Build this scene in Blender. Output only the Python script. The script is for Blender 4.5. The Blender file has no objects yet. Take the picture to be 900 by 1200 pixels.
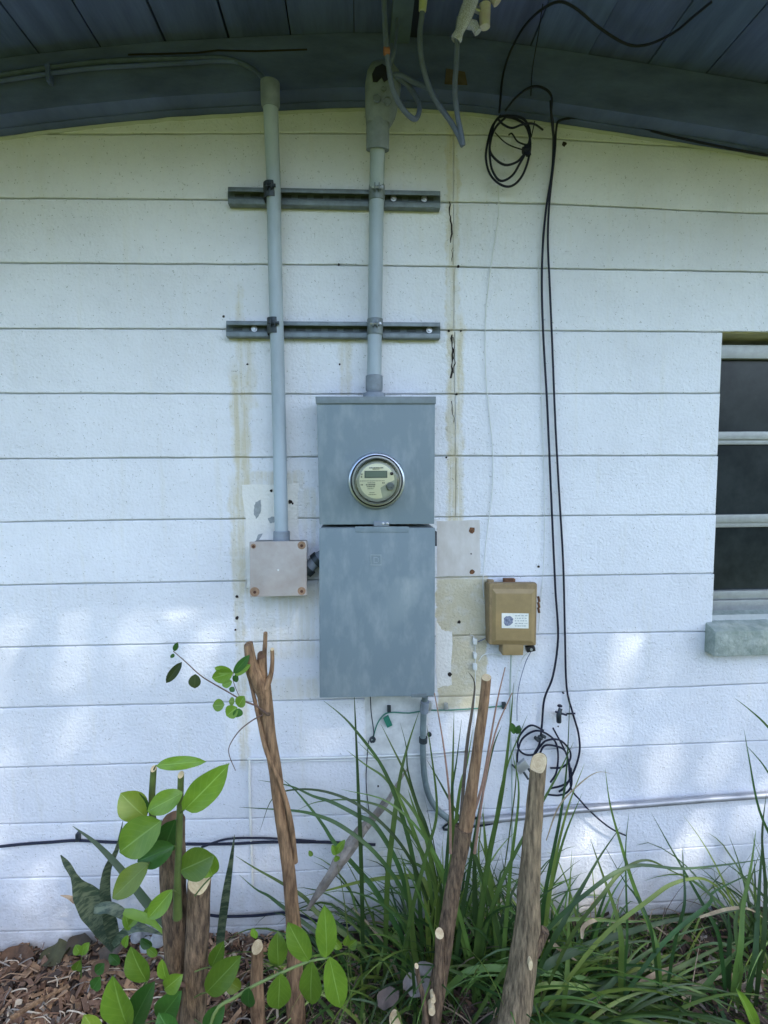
import bpy, bmesh, math, random
import numpy as np
from mathutils import Vector, Matrix, noise
random.seed(7)
R = math.radians
sc = bpy.context.scene
COL = sc.collection

# ------------------------------------------------------------------ camera
G = 0.07
CAMZ = 1.5826 + G
DIST = 1.7003
FPX = 600.0
yaw, pitch, roll = R(-2.8), R(-4.58), R(0.42)
M3 = Matrix.Rotation(yaw, 3, 'Z') @ Matrix.Rotation(pitch, 3, 'X') @ Matrix.Rotation(roll, 3, 'Y')
camd = bpy.data.cameras.new('camera')
cam = bpy.data.objects.new('camera', camd); COL.objects.link(cam)
camd.sensor_fit = 'VERTICAL'; camd.sensor_height = 36; camd.lens = FPX / 1200 * 36
camd.clip_start = 0.02; camd.clip_end = 500
rx, fy, uz = M3.col[0], M3.col[1], M3.col[2]
mw = Matrix(((rx[0], uz[0], -fy[0], 0), (rx[1], uz[1], -fy[1], -DIST), (rx[2], uz[2], -fy[2], CAMZ), (0, 0, 0, 1)))
cam.matrix_world = mw
sc.camera = cam

# ------------------------------------------------------------------ world, sun, exposure
SUN = Vector((0.42, -0.60, 0.84)).normalized()
elev = math.asin(SUN.z); az = math.atan2(SUN.x, SUN.y)
w = bpy.data.worlds.new('World'); sc.world = w; w.use_nodes = True
nt = w.node_tree; nt.nodes.clear()
sky = nt.nodes.new('ShaderNodeTexSky'); sky.sky_type = 'NISHITA'; sky.sun_disc = False
sky.sun_elevation = elev; sky.sun_rotation = az
bg = nt.nodes.new('ShaderNodeBackground'); bg.inputs[1].default_value = 0.15
wo = nt.nodes.new('ShaderNodeOutputWorld')
nt.links.new(sky.outputs[0], bg.inputs[0]); nt.links.new(bg.outputs[0], wo.inputs[0])
sd = bpy.data.lights.new('sun', 'SUN'); sd.energy = 2.3; sd.angle = R(0.7); sd.color = (1, 0.95, 0.86)
so = bpy.data.objects.new('sun', sd); COL.objects.link(so)
so.rotation_euler = SUN.to_track_quat('Z', 'Y').to_euler(); so.location = (2, -4, 8)
sc.view_settings.view_transform = 'Standard'; sc.view_settings.look = 'None'
sc.view_settings.gamma = 1; sc.view_settings.exposure = 2.2
sc.cycles.max_bounces = 8; sc.cycles.diffuse_bounces = 5; sc.cycles.transparent_max_bounces = 16

# ------------------------------------------------------------------ helpers
def at(px, py, out=0.0):
    d = M3 @ Vector(((px - 450) / FPX, 1, -(py - 600) / FPX))
    t = (DIST - out) / d.y
    return Vector((d.x * t, -out, CAMZ + d.z * t))
def pxm(out=0.0, py=700):          # metres per photo pixel at a depth
    return (DIST - out) / FPX
def P(lst, out=0.0):
    r = []
    for q in lst:
        r.append(at(q[0], q[1], q[2] if len(q) > 2 else out))
    return r

_m = {}
def nodes(m):
    m.use_nodes = True; t = m.node_tree
    return t, t.nodes, t.links, t.nodes['Principled BSDF']
def mat(name, col, rough=0.6, metal=0.0, var=0.0, vscale=8.0, col2=None, bump=0.0, bscale=100.0, stretch=(1, 1, 1),
        objrand=0.0, translucent=0.0, spec=0.5, bdist=0.002, thresh=(0.35, 0.65), coat=0.0):
    if name in _m: return _m[name]
    m = bpy.data.materials.new(name); t, N, L, b = nodes(m)
    b.inputs['Roughness'].default_value = rough; b.inputs['Metallic'].default_value = metal
    b.inputs['Specular IOR Level'].default_value = spec; b.inputs['Coat Weight'].default_value = coat
    c = None
    geo = N.new('ShaderNodeNewGeometry')
    mp = N.new('ShaderNodeMapping'); mp.inputs['Scale'].default_value = stretch
    L.new(geo.outputs['Position'], mp.inputs['Vector'])
    rgb = N.new('ShaderNodeRGB'); rgb.outputs[0].default_value = (*col, 1); c = rgb.outputs[0]
    if col2 or var:
        if not col2: col2 = tuple(max(0, x * (1 - var)) for x in col)
        n = N.new('ShaderNodeTexNoise'); n.inputs['Scale'].default_value = vscale; n.inputs['Detail'].default_value = 6
        n.inputs['Roughness'].default_value = 0.65
        L.new(mp.outputs[0], n.inputs['Vector'])
        mr = N.new('ShaderNodeMapRange'); mr.inputs[1].default_value = thresh[0]; mr.inputs[2].default_value = thresh[1]
        L.new(n.outputs[0], mr.inputs[0])
        mx = N.new('ShaderNodeMix'); mx.data_type = 'RGBA'
        L.new(mr.outputs[0], mx.inputs[0]); L.new(c, mx.inputs[6]); mx.inputs[7].default_value = (*col2, 1)
        c = mx.outputs[2]
    if objrand:
        oi = N.new('ShaderNodeObjectInfo')
        mr = N.new('ShaderNodeMapRange'); mr.inputs[3].default_value = 1 - objrand; mr.inputs[4].default_value = 1 + objrand
        L.new(oi.outputs['Random'], mr.inputs[0])
        hs = N.new('ShaderNodeHueSaturation'); L.new(mr.outputs[0], hs.inputs['Value']); L.new(c, hs.inputs['Color'])
        mr2 = N.new('ShaderNodeMapRange'); mr2.inputs[3].default_value = 0.5 - objrand * 0.06; mr2.inputs[4].default_value = 0.5 + objrand * 0.06
        ml = N.new('ShaderNodeMath'); ml.operation = 'MULTIPLY'; ml.inputs[1].default_value = 7.31
        fr = N.new('ShaderNodeMath'); fr.operation = 'FRACT'
        L.new(oi.outputs['Random'], ml.inputs[0]); L.new(ml.outputs[0], fr.inputs[0]); L.new(fr.outputs[0], mr2.inputs[0])
        L.new(mr2.outputs[0], hs.inputs['Hue'])
        c = hs.outputs[0]
    L.new(c, b.inputs['Base Color'])
    if bump:
        n = N.new('ShaderNodeTexNoise'); n.inputs['Scale'].default_value = bscale; n.inputs['Detail'].default_value = 4
        L.new(mp.outputs[0], n.inputs['Vector'])
        bp = N.new('ShaderNodeBump'); bp.inputs['Strength'].default_value = bump; bp.inputs['Distance'].default_value = bdist
        L.new(n.outputs[0], bp.inputs['Height']); L.new(bp.outputs[0], b.inputs['Normal'])
    if translucent:
        tr = N.new('ShaderNodeBsdfTranslucent'); L.new(c, tr.inputs[0])
        ms = N.new('ShaderNodeMixShader'); ms.inputs[0].default_value = translucent
        L.new(b.outputs[0], ms.inputs[1]); L.new(tr.outputs[0], ms.inputs[2])
        L.new(ms.outputs[0], N['Material Output'].inputs[0])
    _m[name] = m
    return m

def leafmat(name, col, rib, trans=0.35, rough=0.42, rand=0.34):
    m = bpy.data.materials.new(name); t, N, L, b = nodes(m)
    uv = N.new('ShaderNodeUVMap'); sx = N.new('ShaderNodeSeparateXYZ'); L.new(uv.outputs[0], sx.inputs[0])
    def math_(op, a, bb=None, cl=False):
        k = N.new('ShaderNodeMath'); k.operation = op; k.use_clamp = cl
        for i, q in enumerate((a, bb)):
            if q is None: continue
            if isinstance(q, (int, float)): k.inputs[i].default_value = q
            else: L.new(q, k.inputs[i])
        return k.outputs[0]
    au = math_('ABSOLUTE', math_('SUBTRACT', sx.outputs[0], 0.5))
    ribm = math_('SUBTRACT', 1.0, math_('DIVIDE', au, 0.035), True)
    vv = math_('SUBTRACT', sx.outputs[1], math_('MULTIPLY', au, 0.7))
    s = math_('SINE', math_('MULTIPLY', vv, 40.0))
    veins = math_('MULTIPLY', math_('POWER', math_('MAXIMUM', s, 0.0), 8.0), 0.16)
    fac = math_('MAXIMUM', ribm, veins, True)
    geo = N.new('ShaderNodeNewGeometry'); n = N.new('ShaderNodeTexNoise'); n.inputs['Scale'].default_value = 45; n.inputs['Detail'].default_value = 5
    L.new(geo.outputs['Position'], n.inputs['Vector'])
    mx0 = N.new('ShaderNodeMix'); mx0.data_type = 'RGBA'; mx0.inputs[6].default_value = (*[x * 0.8 for x in col], 1)
    mx0.inputs[7].default_value = (col[0] * 1.45, col[1] * 1.2, col[2] * 1.1, 1); L.new(n.outputs[0], mx0.inputs[0])
    mx = N.new('ShaderNodeMix'); mx.data_type = 'RGBA'; L.new(fac, mx.inputs[0]); L.new(mx0.outputs[2], mx.inputs[6]); mx.inputs[7].default_value = (*rib, 1)
    oi = N.new('ShaderNodeObjectInfo'); mr = N.new('ShaderNodeMapRange'); mr.inputs[3].default_value = 1 - rand; mr.inputs[4].default_value = 1 + rand
    L.new(oi.outputs['Random'], mr.inputs[0]); hs = N.new('ShaderNodeHueSaturation'); L.new(mr.outputs[0], hs.inputs['Value']); L.new(mx.outputs[2], hs.inputs['Color'])
    L.new(hs.outputs[0], b.inputs['Base Color']); b.inputs['Roughness'].default_value = rough
    bp = N.new('ShaderNodeBump'); bp.inputs['Strength'].default_value = 0.5; bp.inputs['Distance'].default_value = 0.001; bp.invert = True
    L.new(fac, bp.inputs['Height']); L.new(bp.outputs[0], b.inputs['Normal'])
    tr = N.new('ShaderNodeBsdfTranslucent'); L.new(hs.outputs[0], tr.inputs[0])
    ms = N.new('ShaderNodeMixShader'); ms.inputs[0].default_value = trans
    L.new(b.outputs[0], ms.inputs[1]); L.new(tr.outputs[0], ms.inputs[2]); L.new(ms.outputs[0], N['Material Output'].inputs[0])
    return m

WORG = {}
class MB:
    def __init__(s): s.v = []; s.f = []; s.mi = []; s.uv = {}
    def add(s, vs, fs, m=0):
        o = len(s.v); s.v += [Vector(p) for p in vs]
        for f in fs: s.f.append([i + o for i in f]); s.mi.append(m)
        return o
    def hexa(s, q_front, q_back, m=0):     # two quads, same winding
        s.add(list(q_front) + list(q_back), [(0, 1, 2, 3), (7, 6, 5, 4), (0, 4, 5, 1), (1, 5, 6, 2), (2, 6, 7, 3), (3, 7, 4, 0)], m)
    def box(s, a, b, m=0):
        x0, y0, z0 = a; x1, y1, z1 = b
        s.hexa([(x0, y0, z0), (x1, y0, z0), (x1, y0, z1), (x0, y0, z1)], [(x0, y1, z0), (x1, y1, z0), (x1, y1, z1), (x0, y1, z1)], m)
    def tube(s, pts, r, n=8, caps=True, m=0, lump=0.0, seed=0, cutn=None):
        pts = [Vector(p) for p in pts]; k = len(pts)
        rs = [r] * k if isinstance(r, (int, float)) else list(r)
        T = []
        for i in range(k):
            a = pts[max(0, i - 1)]; b = pts[min(k - 1, i + 1)]
            T.append((b - a).normalized())
        ref = Vector((0, -1, 0)) if abs(T[0].y) < 0.9 else Vector((1, 0, 0))
        u = (ref - T[0] * ref.dot(T[0])).normalized()
        vs = []
        for i in range(k):
            u = (u - T[i] * u.dot(T[i])).normalized(); w_ = T[i].cross(u)
            for j in range(n):
                a = 2 * math.pi * j / n; rr = rs[i]
                if lump: rr *= 1 + lump * noise.noise(Vector((math.cos(a) * 1.5 + seed, math.sin(a) * 1.5, (pts[i] - pts[0]).length * 14)))
                p = pts[i] + (u * math.cos(a) + w_ * math.sin(a)) * rr
                if cutn is not None and i == k - 1:
                    dn = T[i].dot(cutn)
                    p = p - T[i] * ((p - pts[i]).dot(cutn) / dn)
                vs.append(p)
        fs = []
        for i in range(k - 1):
            for j in range(n):
                a = i * n + j; b = i * n + (j + 1) % n
                fs.append((a, b, b + n, a + n))
        if caps:
            fs.append(tuple(range(n - 1, -1, -1))); fs.append(tuple(range((k - 1) * n, k * n)))
        s.add(vs, fs, m)
        return [p for p in vs[-n:]]
    def lathe(s, c, ax, prof, n=32, m=0, cap0=False, cap1=True):   # prof: (radius, distance along ax)
        c = Vector(c); ax = Vector(ax).normalized()
        ref = Vector((0, 0, 1)) if abs(ax.z) < 0.9 else Vector((1, 0, 0))
        u = (ref - ax * ref.dot(ax)).normalized(); w_ = ax.cross(u)
        vs = []; fs = []
        for (r, d) in prof:
            for j in range(n):
                a = 2 * math.pi * j / n
                vs.append(c + ax * d + (u * math.cos(a) + w_ * math.sin(a)) * r)
        for i in range(len(prof) - 1):
            for j in range(n):
                a = i * n + j; b = i * n + (j + 1) % n
                fs.append((a, b, b + n, a + n))
        if cap0: fs.append(tuple(range(n - 1, -1, -1)))
        if cap1: fs.append(tuple(range((len(prof) - 1) * n, len(prof) * n)))
        s.add(vs, fs, m)
    def build(s, name, mats, parent=None, smooth=False, bevel=0.0, seg=2, auto=None):
        if not isinstance(mats, (list, tuple)): mats = [mats]
        V = s.v
        lo = Vector([min(p[i] for p in V) for i in range(3)]); hi = Vector([max(p[i] for p in V) for i in range(3)])
        org = Vector(((lo.x + hi.x) / 2, (lo.y + hi.y) / 2, lo.z))
        me = bpy.data.meshes.new(name)
        me.from_pydata([p - org for p in V], [], s.f)
        for m in mats: me.materials.append(m)
        me.polygons.foreach_set('material_index', s.mi)
        if s.uv:
            ul = me.uv_layers.new(name='UVMap')
            for lp in me.loops:
                ul.data[lp.index].uv = s.uv.get(lp.vertex_index, (0, 0))
        if bevel:
            bm = bmesh.new(); bm.from_mesh(me)
            bmesh.ops.remove_doubles(bm, verts=bm.verts, dist=1e-5)
            bmesh.ops.recalc_face_normals(bm, faces=bm.faces)
            es = [e for e in bm.edges if len(e.link_faces) == 2 and e.calc_face_angle(0) > R(25)]
            bmesh.ops.bevel(bm, geom=es, offset=bevel, segments=seg, affect='EDGES', profile=0.6, clamp_overlap=True)
            bm.to_mesh(me); bm.free()
        if smooth or bevel:
            me.polygons.foreach_set('use_smooth', [True] * len(me.polygons))
            me.set_sharp_from_angle(angle=R(auto or (40 if not bevel else 32)))
        o = bpy.data.objects.new(name, me); COL.objects.link(o)
        if parent:
            o.parent = parent; o.location = org - WORG[parent]
        else: o.location = org
        WORG[o] = org
        return o
def thing(name, label, cat, loc, group=None):
    o = bpy.data.objects.new(name, None); COL.objects.link(o); o.location = loc; o.empty_display_size = 0.05
    WORG[o] = Vector(loc)
    return tag(o, label, cat, group)
def tag(o, label=None, cat=None, group=None, kind=None):
    if label: o['label'] = label
    if cat: o['category'] = cat
    if group: o['group'] = group
    if kind: o['kind'] = kind
    return o
def spline(pts, n=6):
    pts = [Vector(p) for p in pts]
    if len(pts) < 3: return [pts[0].lerp(pts[-1], i / n) for i in range(n + 1)]
    out = []
    for i in range(len(pts) - 1):
        p0 = pts[i - 1] if i else pts[0] * 2 - pts[1]
        p1, p2 = pts[i], pts[i + 1]
        p3 = pts[i + 2] if i + 2 < len(pts) else p2 * 2 - p1
        for j in range(n):
            t = j / n
            out.append(0.5 * ((2 * p1) + (p2 - p0) * t + (2 * p0 - 5 * p1 + 4 * p2 - p3) * t * t + (3 * p1 - p0 - 3 * p2 + p3) * t ** 3))
    out.append(pts[-1]); return out
def UE(lst, drop=.012):     # hang photo points just under the planks / in front of the rafter board
    q = []
    for (x, y) in lst:
        o = .09
        for _ in range(60):
            p = at(x, y, o)
            if p.z <= TOP(p.x) + BH - drop: break
            o += .012
        q.append((x, y, o + .005))
    return q
def cable(name, pts, r, m, parent=None, label=None, cat=None, group=None, n=6, out=0.01, seg=5):
    mb = MB(); mb.tube(spline(P(pts, out), seg), r, n)
    o = mb.build(name, m, parent, smooth=True)
    if label: tag(o, label, cat, group)
    return o
def slab(mb, px4, out_f, out_b):     # four photo points (tl,tr,br,bl) of the front face, extruded straight back
    f = [at(x, y, out_f) for x, y in px4]
    f = [f[3], f[2], f[1], f[0]]
    mb.hexa(f, [Vector((p.x, -out_b, p.z)) for p in f])

# ------------------------------------------------------------------ materials
def wall_material(name, base, masks=True, pits=True):
    m = bpy.data.materials.new(name); t, N, L, b = nodes(m)
    b.inputs['Roughness'].default_value = 0.55; b.inputs['Specular IOR Level'].default_value = 0.35
    geo = N.new('ShaderNodeNewGeometry'); sep = N.new('ShaderNodeSeparateXYZ'); L.new(geo.outputs['Position'], sep.inputs[0])
    def nz(scale, det=5, st=None, rough=0.6):
        n = N.new('ShaderNodeTexNoise'); n.inputs['Scale'].default_value = scale; n.inputs['Detail'].default_value = det; n.inputs['Roughness'].default_value = rough
        if st:
            mp = N.new('ShaderNodeMapping'); mp.inputs['Scale'].default_value = st; L.new(geo.outputs['Position'], mp.inputs[0]); L.new(mp.outputs[0], n.inputs['Vector'])
        else: L.new(geo.outputs['Position'], n.inputs['Vector'])
        return n.outputs[0]
    def mth(op, a, bb=None, cl=False):
        k = N.new('ShaderNodeMath'); k.operation = op; k.use_clamp = cl
        for i, q in enumerate((a, bb)):
            if q is None: continue
            if isinstance(q, (int, float)): k.inputs[i].default_value = q
            else: L.new(q, k.inputs[i])
        return k.outputs[0]
    def mr(v, a, c, lo=0.0, hi=1.0):
        k = N.new('ShaderNodeMapRange'); k.interpolation_type = 'SMOOTHSTEP'
        k.inputs[1].default_value = a; k.inputs[2].default_value = c; k.inputs[3].default_value = lo; k.inputs[4].default_value = hi
        L.new(v, k.inputs[0]); return k.outputs[0]
    def mix(f, a, bb):
        k = N.new('ShaderNodeMix'); k.data_type = 'RGBA'
        for i, q in ((0, f), (6, a), (7, bb)):
            if isinstance(q, tuple): k.inputs[i].default_value = (*q, 1)
            elif isinstance(q, (int, float)): k.inputs[i].default_value = q
            else: L.new(q, k.inputs[i])
        return k.outputs[2]
    c = mix(mr(nz(3.0), 0.35, 0.7), base, tuple(x * 0.9 for x in base))
    c = mix(mth('MULTIPLY', mr(nz(30, 4), 0.5, 0.75), 0.25), c, tuple(x * 0.8 for x in base))
    # faint drip streaks of dirt running down the paint
    c = mix(mth('MULTIPLY', mr(nz(9, 5, (3.0, 1, 0.25)), 0.52, 0.75), 0.28), c, (base[0] * 0.86, base[1] * 0.82, base[2] * 0.68))
    if masks:
        n1 = nz(14, 4); n2 = nz(60, 3)
        wob = mth('ADD', mth('MULTIPLY', mth('SUBTRACT', n1, 0.5), 0.05), mth('MULTIPLY', mth('SUBTRACT', n2, 0.5), 0.015))
        X = mth('ADD', sep.outputs[0], wob); Z = mth('ADD', sep.outputs[2], wob)
        def box(px0, py0, px1, py1, s, amt):
            a = at(px0, py0); d = at(px1, py1)
            q = mth('MULTIPLY', mr(X, a.x - s, a.x + s), mr(X, d.x - s, d.x + s, 1, 0))
            sz = s * 5 if abs(a.z - d.z) > .35 else s
            q2 = mth('MULTIPLY', mr(Z, d.z - sz, d.z + sz), mr(Z, a.z - sz, a.z + sz, 1, 0))
            return mth('MULTIPLY', mth('MULTIPLY', q, q2), amt)
        tot = None
        for bx in ((270, 430, 298, 700, .010, .85), (274, 660, 292, 900, .008, .65), (262, 110, 272, 480, .006, .7), (276, 340, 290, 520, .008, .6), (285, 395, 300, 480, .01, .5),
                   (524, 370, 542, 640, .008, .9), (268, 560, 292, 700, .006, .6),
                   (398, 395, 412, 462, .008, .45), (300, 795, 372, 818, .008, .35), (428, 815, 500, 1010, .012, .55),
                   (282, 552, 356, 572, .006, .55), (345, 570, 372, 640, .008, .4), (290, 694, 372, 770, .02, .4), (523, 120, 537, 380, .006, .65)):  # box under the junction box paints its greenish shade into the wall
            q = box(*bx); tot = q if tot is None else mth('MAXIMUM', tot, q)
        solid = mth('MULTIPLY', box(512, 676, 570, 832, .004, .95), mr(nz(22, 4), 0.25, 0.55, .6, 1.0))
        tot = mth('MULTIPLY', tot, mth('MULTIPLY', mr(nz(22, 4), 0.3, 0.55, .55, 1.0), mr(nz(28, 4, (2.5, 1, .12)), 0.36, 0.58, .45, 1.0)))
        tot = mth('MAXIMUM', tot, solid)
        c = mix(tot, c, (0.54, 0.49, 0.34))
    if pits:
        v = N.new('ShaderNodeTexVoronoi'); v.inputs['Scale'].default_value = 120; L.new(geo.outputs['Position'], v.inputs['Vector'])
        pit = mth('MULTIPLY', mr(v.outputs['Distance'], 0.12, 0.26, 1, 0), mr(nz(60, 2), 0.50, 0.60))
        c = mix(mth('MULTIPLY', pit, 0.62), c, (0.16, 0.17, 0.14))
    dirt = mth('MULTIPLY', mr(mth('ADD', sep.outputs[2], mth('MULTIPLY', nz(9, 5), .35)), .16, .42, 1, 0), .55)
    c = mix(dirt, c, (0.36, 0.31, 0.26))
    chips = mth('MULTIPLY', mr(nz(26, 6, (1, 1, 1), .75), .66, .69), mr(nz(2.2, 3), .52, .62))
    c = mix(mth('MULTIPLY', chips, .55), c, (0.50, 0.49, 0.44))
    oi = N.new('ShaderNodeObjectInfo'); hs = N.new('ShaderNodeHueSaturation'); L.new(c, hs.inputs['Color']); L.new(mr(oi.outputs['Random'], 0, 1, .965, 1.03), hs.inputs['Value']); c = hs.outputs[0]
    L.new(c, b.inputs['Base Color'])
    h = mth('ADD', mth('MULTIPLY', nz(110, 3, None, .5), 1.0), mth('MULTIPLY', nz(30, 3), 0.8))
    if pits: h = mth('SUBTRACT', h, mth('MULTIPLY', pit, 0.8))
    bp = N.new('ShaderNodeBump'); bp.inputs['Strength'].default_value = 0.55; bp.inputs['Distance'].default_value = 0.006
    L.new(h, bp.inputs['Height']); L.new(bp.outputs[0], b.inputs['Normal'])
    return m
WHITE = (0.72, 0.74, 0.785)
m_block = wall_material('white painted block', WHITE)
m_mortar = wall_material('painted mortar', (0.46, 0.49, 0.50), pits=False)
m_patch = wall_material('smooth paint patch', (0.78, 0.77, 0.73), masks=False, pits=False)
m_hole = mat('dark hole', (0.02, 0.015, 0.012), 0.9)
m_glue = mat('grey glue', (0.33, 0.36, 0.37), 0.8, var=0.3, vscale=60)
m_beamp = mat('teal paint', (0.125, 0.165, 0.36), 0.75, var=0.35, vscale=5, bump=0.4, bscale=40, stretch=(1, 0.3, 3), spec=0.2)
m_plank = mat('teal plank paint', (0.120, 0.160, 0.36), 0.75, var=0.35, vscale=6, bump=0.4, bscale=50, stretch=(3, 0.4, 1), objrand=0.14, spec=0.2)
m_shingle = mat('roof shingle', (0.1, 0.1, 0.1), 0.9, bump=0.5)
m_pvc = mat('grey conduit paint', (0.36, 0.43, 0.49), 0.5, var=0.25, vscale=9, bump=0.15, bscale=60, stretch=(1, 1, 0.3))
m_hub = mat('grey fitting', (0.22, 0.26, 0.31), 0.6, var=0.3, vscale=30, bump=0.2, bscale=90)
m_panel = mat('weathered grey enamel', (0.165, 0.215, 0.245), 0.55, col2=(0.30, 0.345, 0.365), vscale=12, stretch=(2.0, 2, 0.8), bump=0.15, bscale=26, thresh=(0.46, 0.95), spec=0.4)
m_panel2 = mat('grey enamel edge', (0.17, 0.21, 0.23), 0.5, var=0.3, vscale=20)
m_jb = mat('faded grey plastic cover', (0.34, 0.30, 0.275), 0.6, col2=(0.41, 0.385, 0.37), vscale=14, bump=0.1, bscale=60)
m_jb2 = mat('grey plastic box', (0.22, 0.23, 0.23), 0.6, var=0.2)
m_rust = mat('rust', (0.20, 0.09, 0.04), 0.9, var=0.6, vscale=120)
m_rust2 = mat('rust halo', (0.30, 0.19, 0.12), 0.8, var=0.3, vscale=150)
m_strut = mat('galvanised strut', (0.19, 0.23, 0.25), 0.5, metal=0.3, var=0.4, vscale=25)
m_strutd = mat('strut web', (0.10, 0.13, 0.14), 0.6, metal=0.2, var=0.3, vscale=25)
m_darkst = mat('dark strap steel', (0.05, 0.065, 0.075), 0.5, metal=0.5, var=0.4, vscale=60)
m_bright = mat('bright zinc', (0.5, 0.52, 0.54), 0.45, metal=0.7)
m_black = mat('black cable', (0.009, 0.012, 0.028), 0.5, spec=0.25)
m_svc = mat('grey service cable', (0.12, 0.155, 0.26), 0.55, var=0.25, vscale=30)
m_white = mat('white wire', (0.62, 0.65, 0.64), 0.5)
m_green = mat('green wire', (0.02, 0.16, 0.11), 0.5)
m_tan = mat('tan plastic', (0.28, 0.20, 0.10), 0.55, var=0.32, vscale=34, bump=0.08, bscale=120)
m_tan2 = mat('tan plastic raised', (0.30, 0.215, 0.10), 0.5, var=0.15, vscale=30)
m_sticker = mat('sticker', (0.72, 0.74, 0.70), 0.5, var=0.12, vscale=90)
m_ink = mat('sticker ink', (0.03, 0.05, 0.12), 0.6, col2=(0.25, 0.28, 0.36), vscale=110)
m_inkg = mat('sticker grey ink', (0.33, 0.37, 0.37), 0.6)
m_frame = mat('aluminium frame', (0.36, 0.38, 0.37), 0.45, metal=0.3, var=0.2, vscale=30)
m_pane = mat('dark window pane', (0.009, 0.014, 0.017), 0.25, col2=(0.028, 0.036, 0.038), vscale=8, spec=0.2)
m_head = mat('cream header paint', (0.55, 0.53, 0.36), 0.7, var=0.3, vscale=12)
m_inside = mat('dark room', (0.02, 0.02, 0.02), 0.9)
m_sill = mat('weathered sill', (0.34, 0.38, 0.35), 0.9, col2=(0.20, 0.25, 0.22), vscale=26, bump=0.9, bscale=60, bdist=0.006)
m_bark = mat('brown bark', (0.235, 0.16, 0.10), 0.9, col2=(0.055, 0.038, 0.028), vscale=50, stretch=(2.5, 2.5, 0.5), bump=1.0, bscale=90, bdist=0.008, spec=0.2)
m_bark2 = mat('reddish bark', (0.33, 0.205, 0.115), 0.8, col2=(0.11, 0.066, 0.04), vscale=42, stretch=(2.5, 2.5, 0.4), bump=0.9, bscale=90, bdist=0.005, spec=0.2)
m_barkg = mat('grey olive bark', (0.35, 0.265, 0.165), 0.9, col2=(0.085, 0.065, 0.042), vscale=46, stretch=(2.5, 2.5, 0.32), bump=1.0, bscale=90, bdist=0.008, spec=0.2)
m_cut = mat('fresh cut wood', (0.70, 0.58, 0.36), 0.8, col2=(0.52, 0.38, 0.22), vscale=60, bump=0.4, bscale=150)
m_cut2 = mat('cut wood ring', (0.65, 0.52, 0.31), 0.85, col2=(0.48, 0.34, 0.19), vscale=60)
m_cutdark = mat('cut wood heart', (0.40, 0.27, 0.14), 0.9)
m_driftw = mat('grey dead wood', (0.30, 0.27, 0.24), 0.9, col2=(0.12, 0.105, 0.09), vscale=16, stretch=(1, 1, 1), bump=1, bscale=60, bdist=0.006)
m_twig = mat('thin twig bark', (0.13, 0.08, 0.06), 0.8, var=0.3, vscale=60)
m_twigr = mat('pinkish dry stalk', (0.36, 0.22, 0.16), 0.8, var=0.3, vscale=60)
m_gstem = mat('green shoot', (0.09, 0.13, 0.03), 0.6, var=0.35, vscale=30)
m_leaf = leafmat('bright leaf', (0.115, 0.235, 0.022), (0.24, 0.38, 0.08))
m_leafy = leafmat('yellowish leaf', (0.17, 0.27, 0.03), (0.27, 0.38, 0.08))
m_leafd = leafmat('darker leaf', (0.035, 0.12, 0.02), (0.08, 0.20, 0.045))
m_leafo = leafmat('aged leaf', (0.04, 0.07, 0.02), (0.1, 0.12, 0.05))
m_snake = mat('snake plant leaf', (0.03, 0.055, 0.03), 0.5, col2=(0.12, 0.15, 0.085), vscale=28, stretch=(1, 1, 3.5), thresh=(.45,.6), translucent=0.1)
m_bl = [mat('blade dark green', (0.050, 0.110, 0.026), 0.5, var=0.4, vscale=8, objrand=0.3, translucent=0.25),
        mat('blade mid green', (0.115, 0.205, 0.040), 0.5, var=0.35, vscale=8, objrand=0.3, translucent=0.3),
        mat('blade yellow green', (0.19, 0.27, 0.05), 0.5, var=0.3, vscale=10, objrand=0.2, translucent=0.3),
        mat('blade straw', (0.42, 0.34, 0.22), 0.8, col2=(0.22, 0.16, 0.10), vscale=25, objrand=0.25, translucent=0.15),
        mat('blade grey brown', (0.17, 0.135, 0.10), 0.9, var=0.5, vscale=25, objrand=0.25)]

# ------------------------------------------------------------------ the setting: ground
def soil_z(x, y):
    return 0.025 * noise.noise(Vector((x * 2.3, y * 2.3, 0))) + 0.008 * noise.noise(Vector((x * 11, y * 11, 3))) + 0.01
mb = MB(); nx, ny = 90, 34
for j in range(ny + 1):
    for i in range(nx + 1):
        x = -3.2 + 7.2 * i / nx; y = 0.02 - 1.55 * j / ny
        e = min(1, (j / ny and (1 - j / ny) * 6))
        mb.v.append(Vector((x, y, 0.008 + soil_z(x, y) * (e if j > ny - 6 else 1))))
for j in range(ny):
    for i in range(nx):
        a = j * (nx + 1) + i; mb.f.append((a, a + nx + 1, a + nx + 2, a + 1)); mb.mi.append(0)
m_soil = mat('dark soil and bark mulch', (0.075, 0.052, 0.036), 0.95, col2=(0.022, 0.016, 0.012), vscale=30, bump=1, bscale=70, bdist=0.02)
bed = mb.build('garden_bed', m_soil, smooth=True, auto=80); tag(bed, kind='structure')
m_lawn = mat('lawn', (0.115, 0.142, 0.006), 0.9, col2=(0.08, 0.10, 0.004), vscale=3, bump=0.6, bscale=60, bdist=0.02)
mb = MB(); mb.add([(-250, 250, -0.02), (-250, -250, -0.02), (250, -250, -0.02), (250, 250, -0.02)], [(0, 1, 2, 3)])
lawn = mb.build('ground', m_lawn); tag(lawn, kind='structure')

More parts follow.
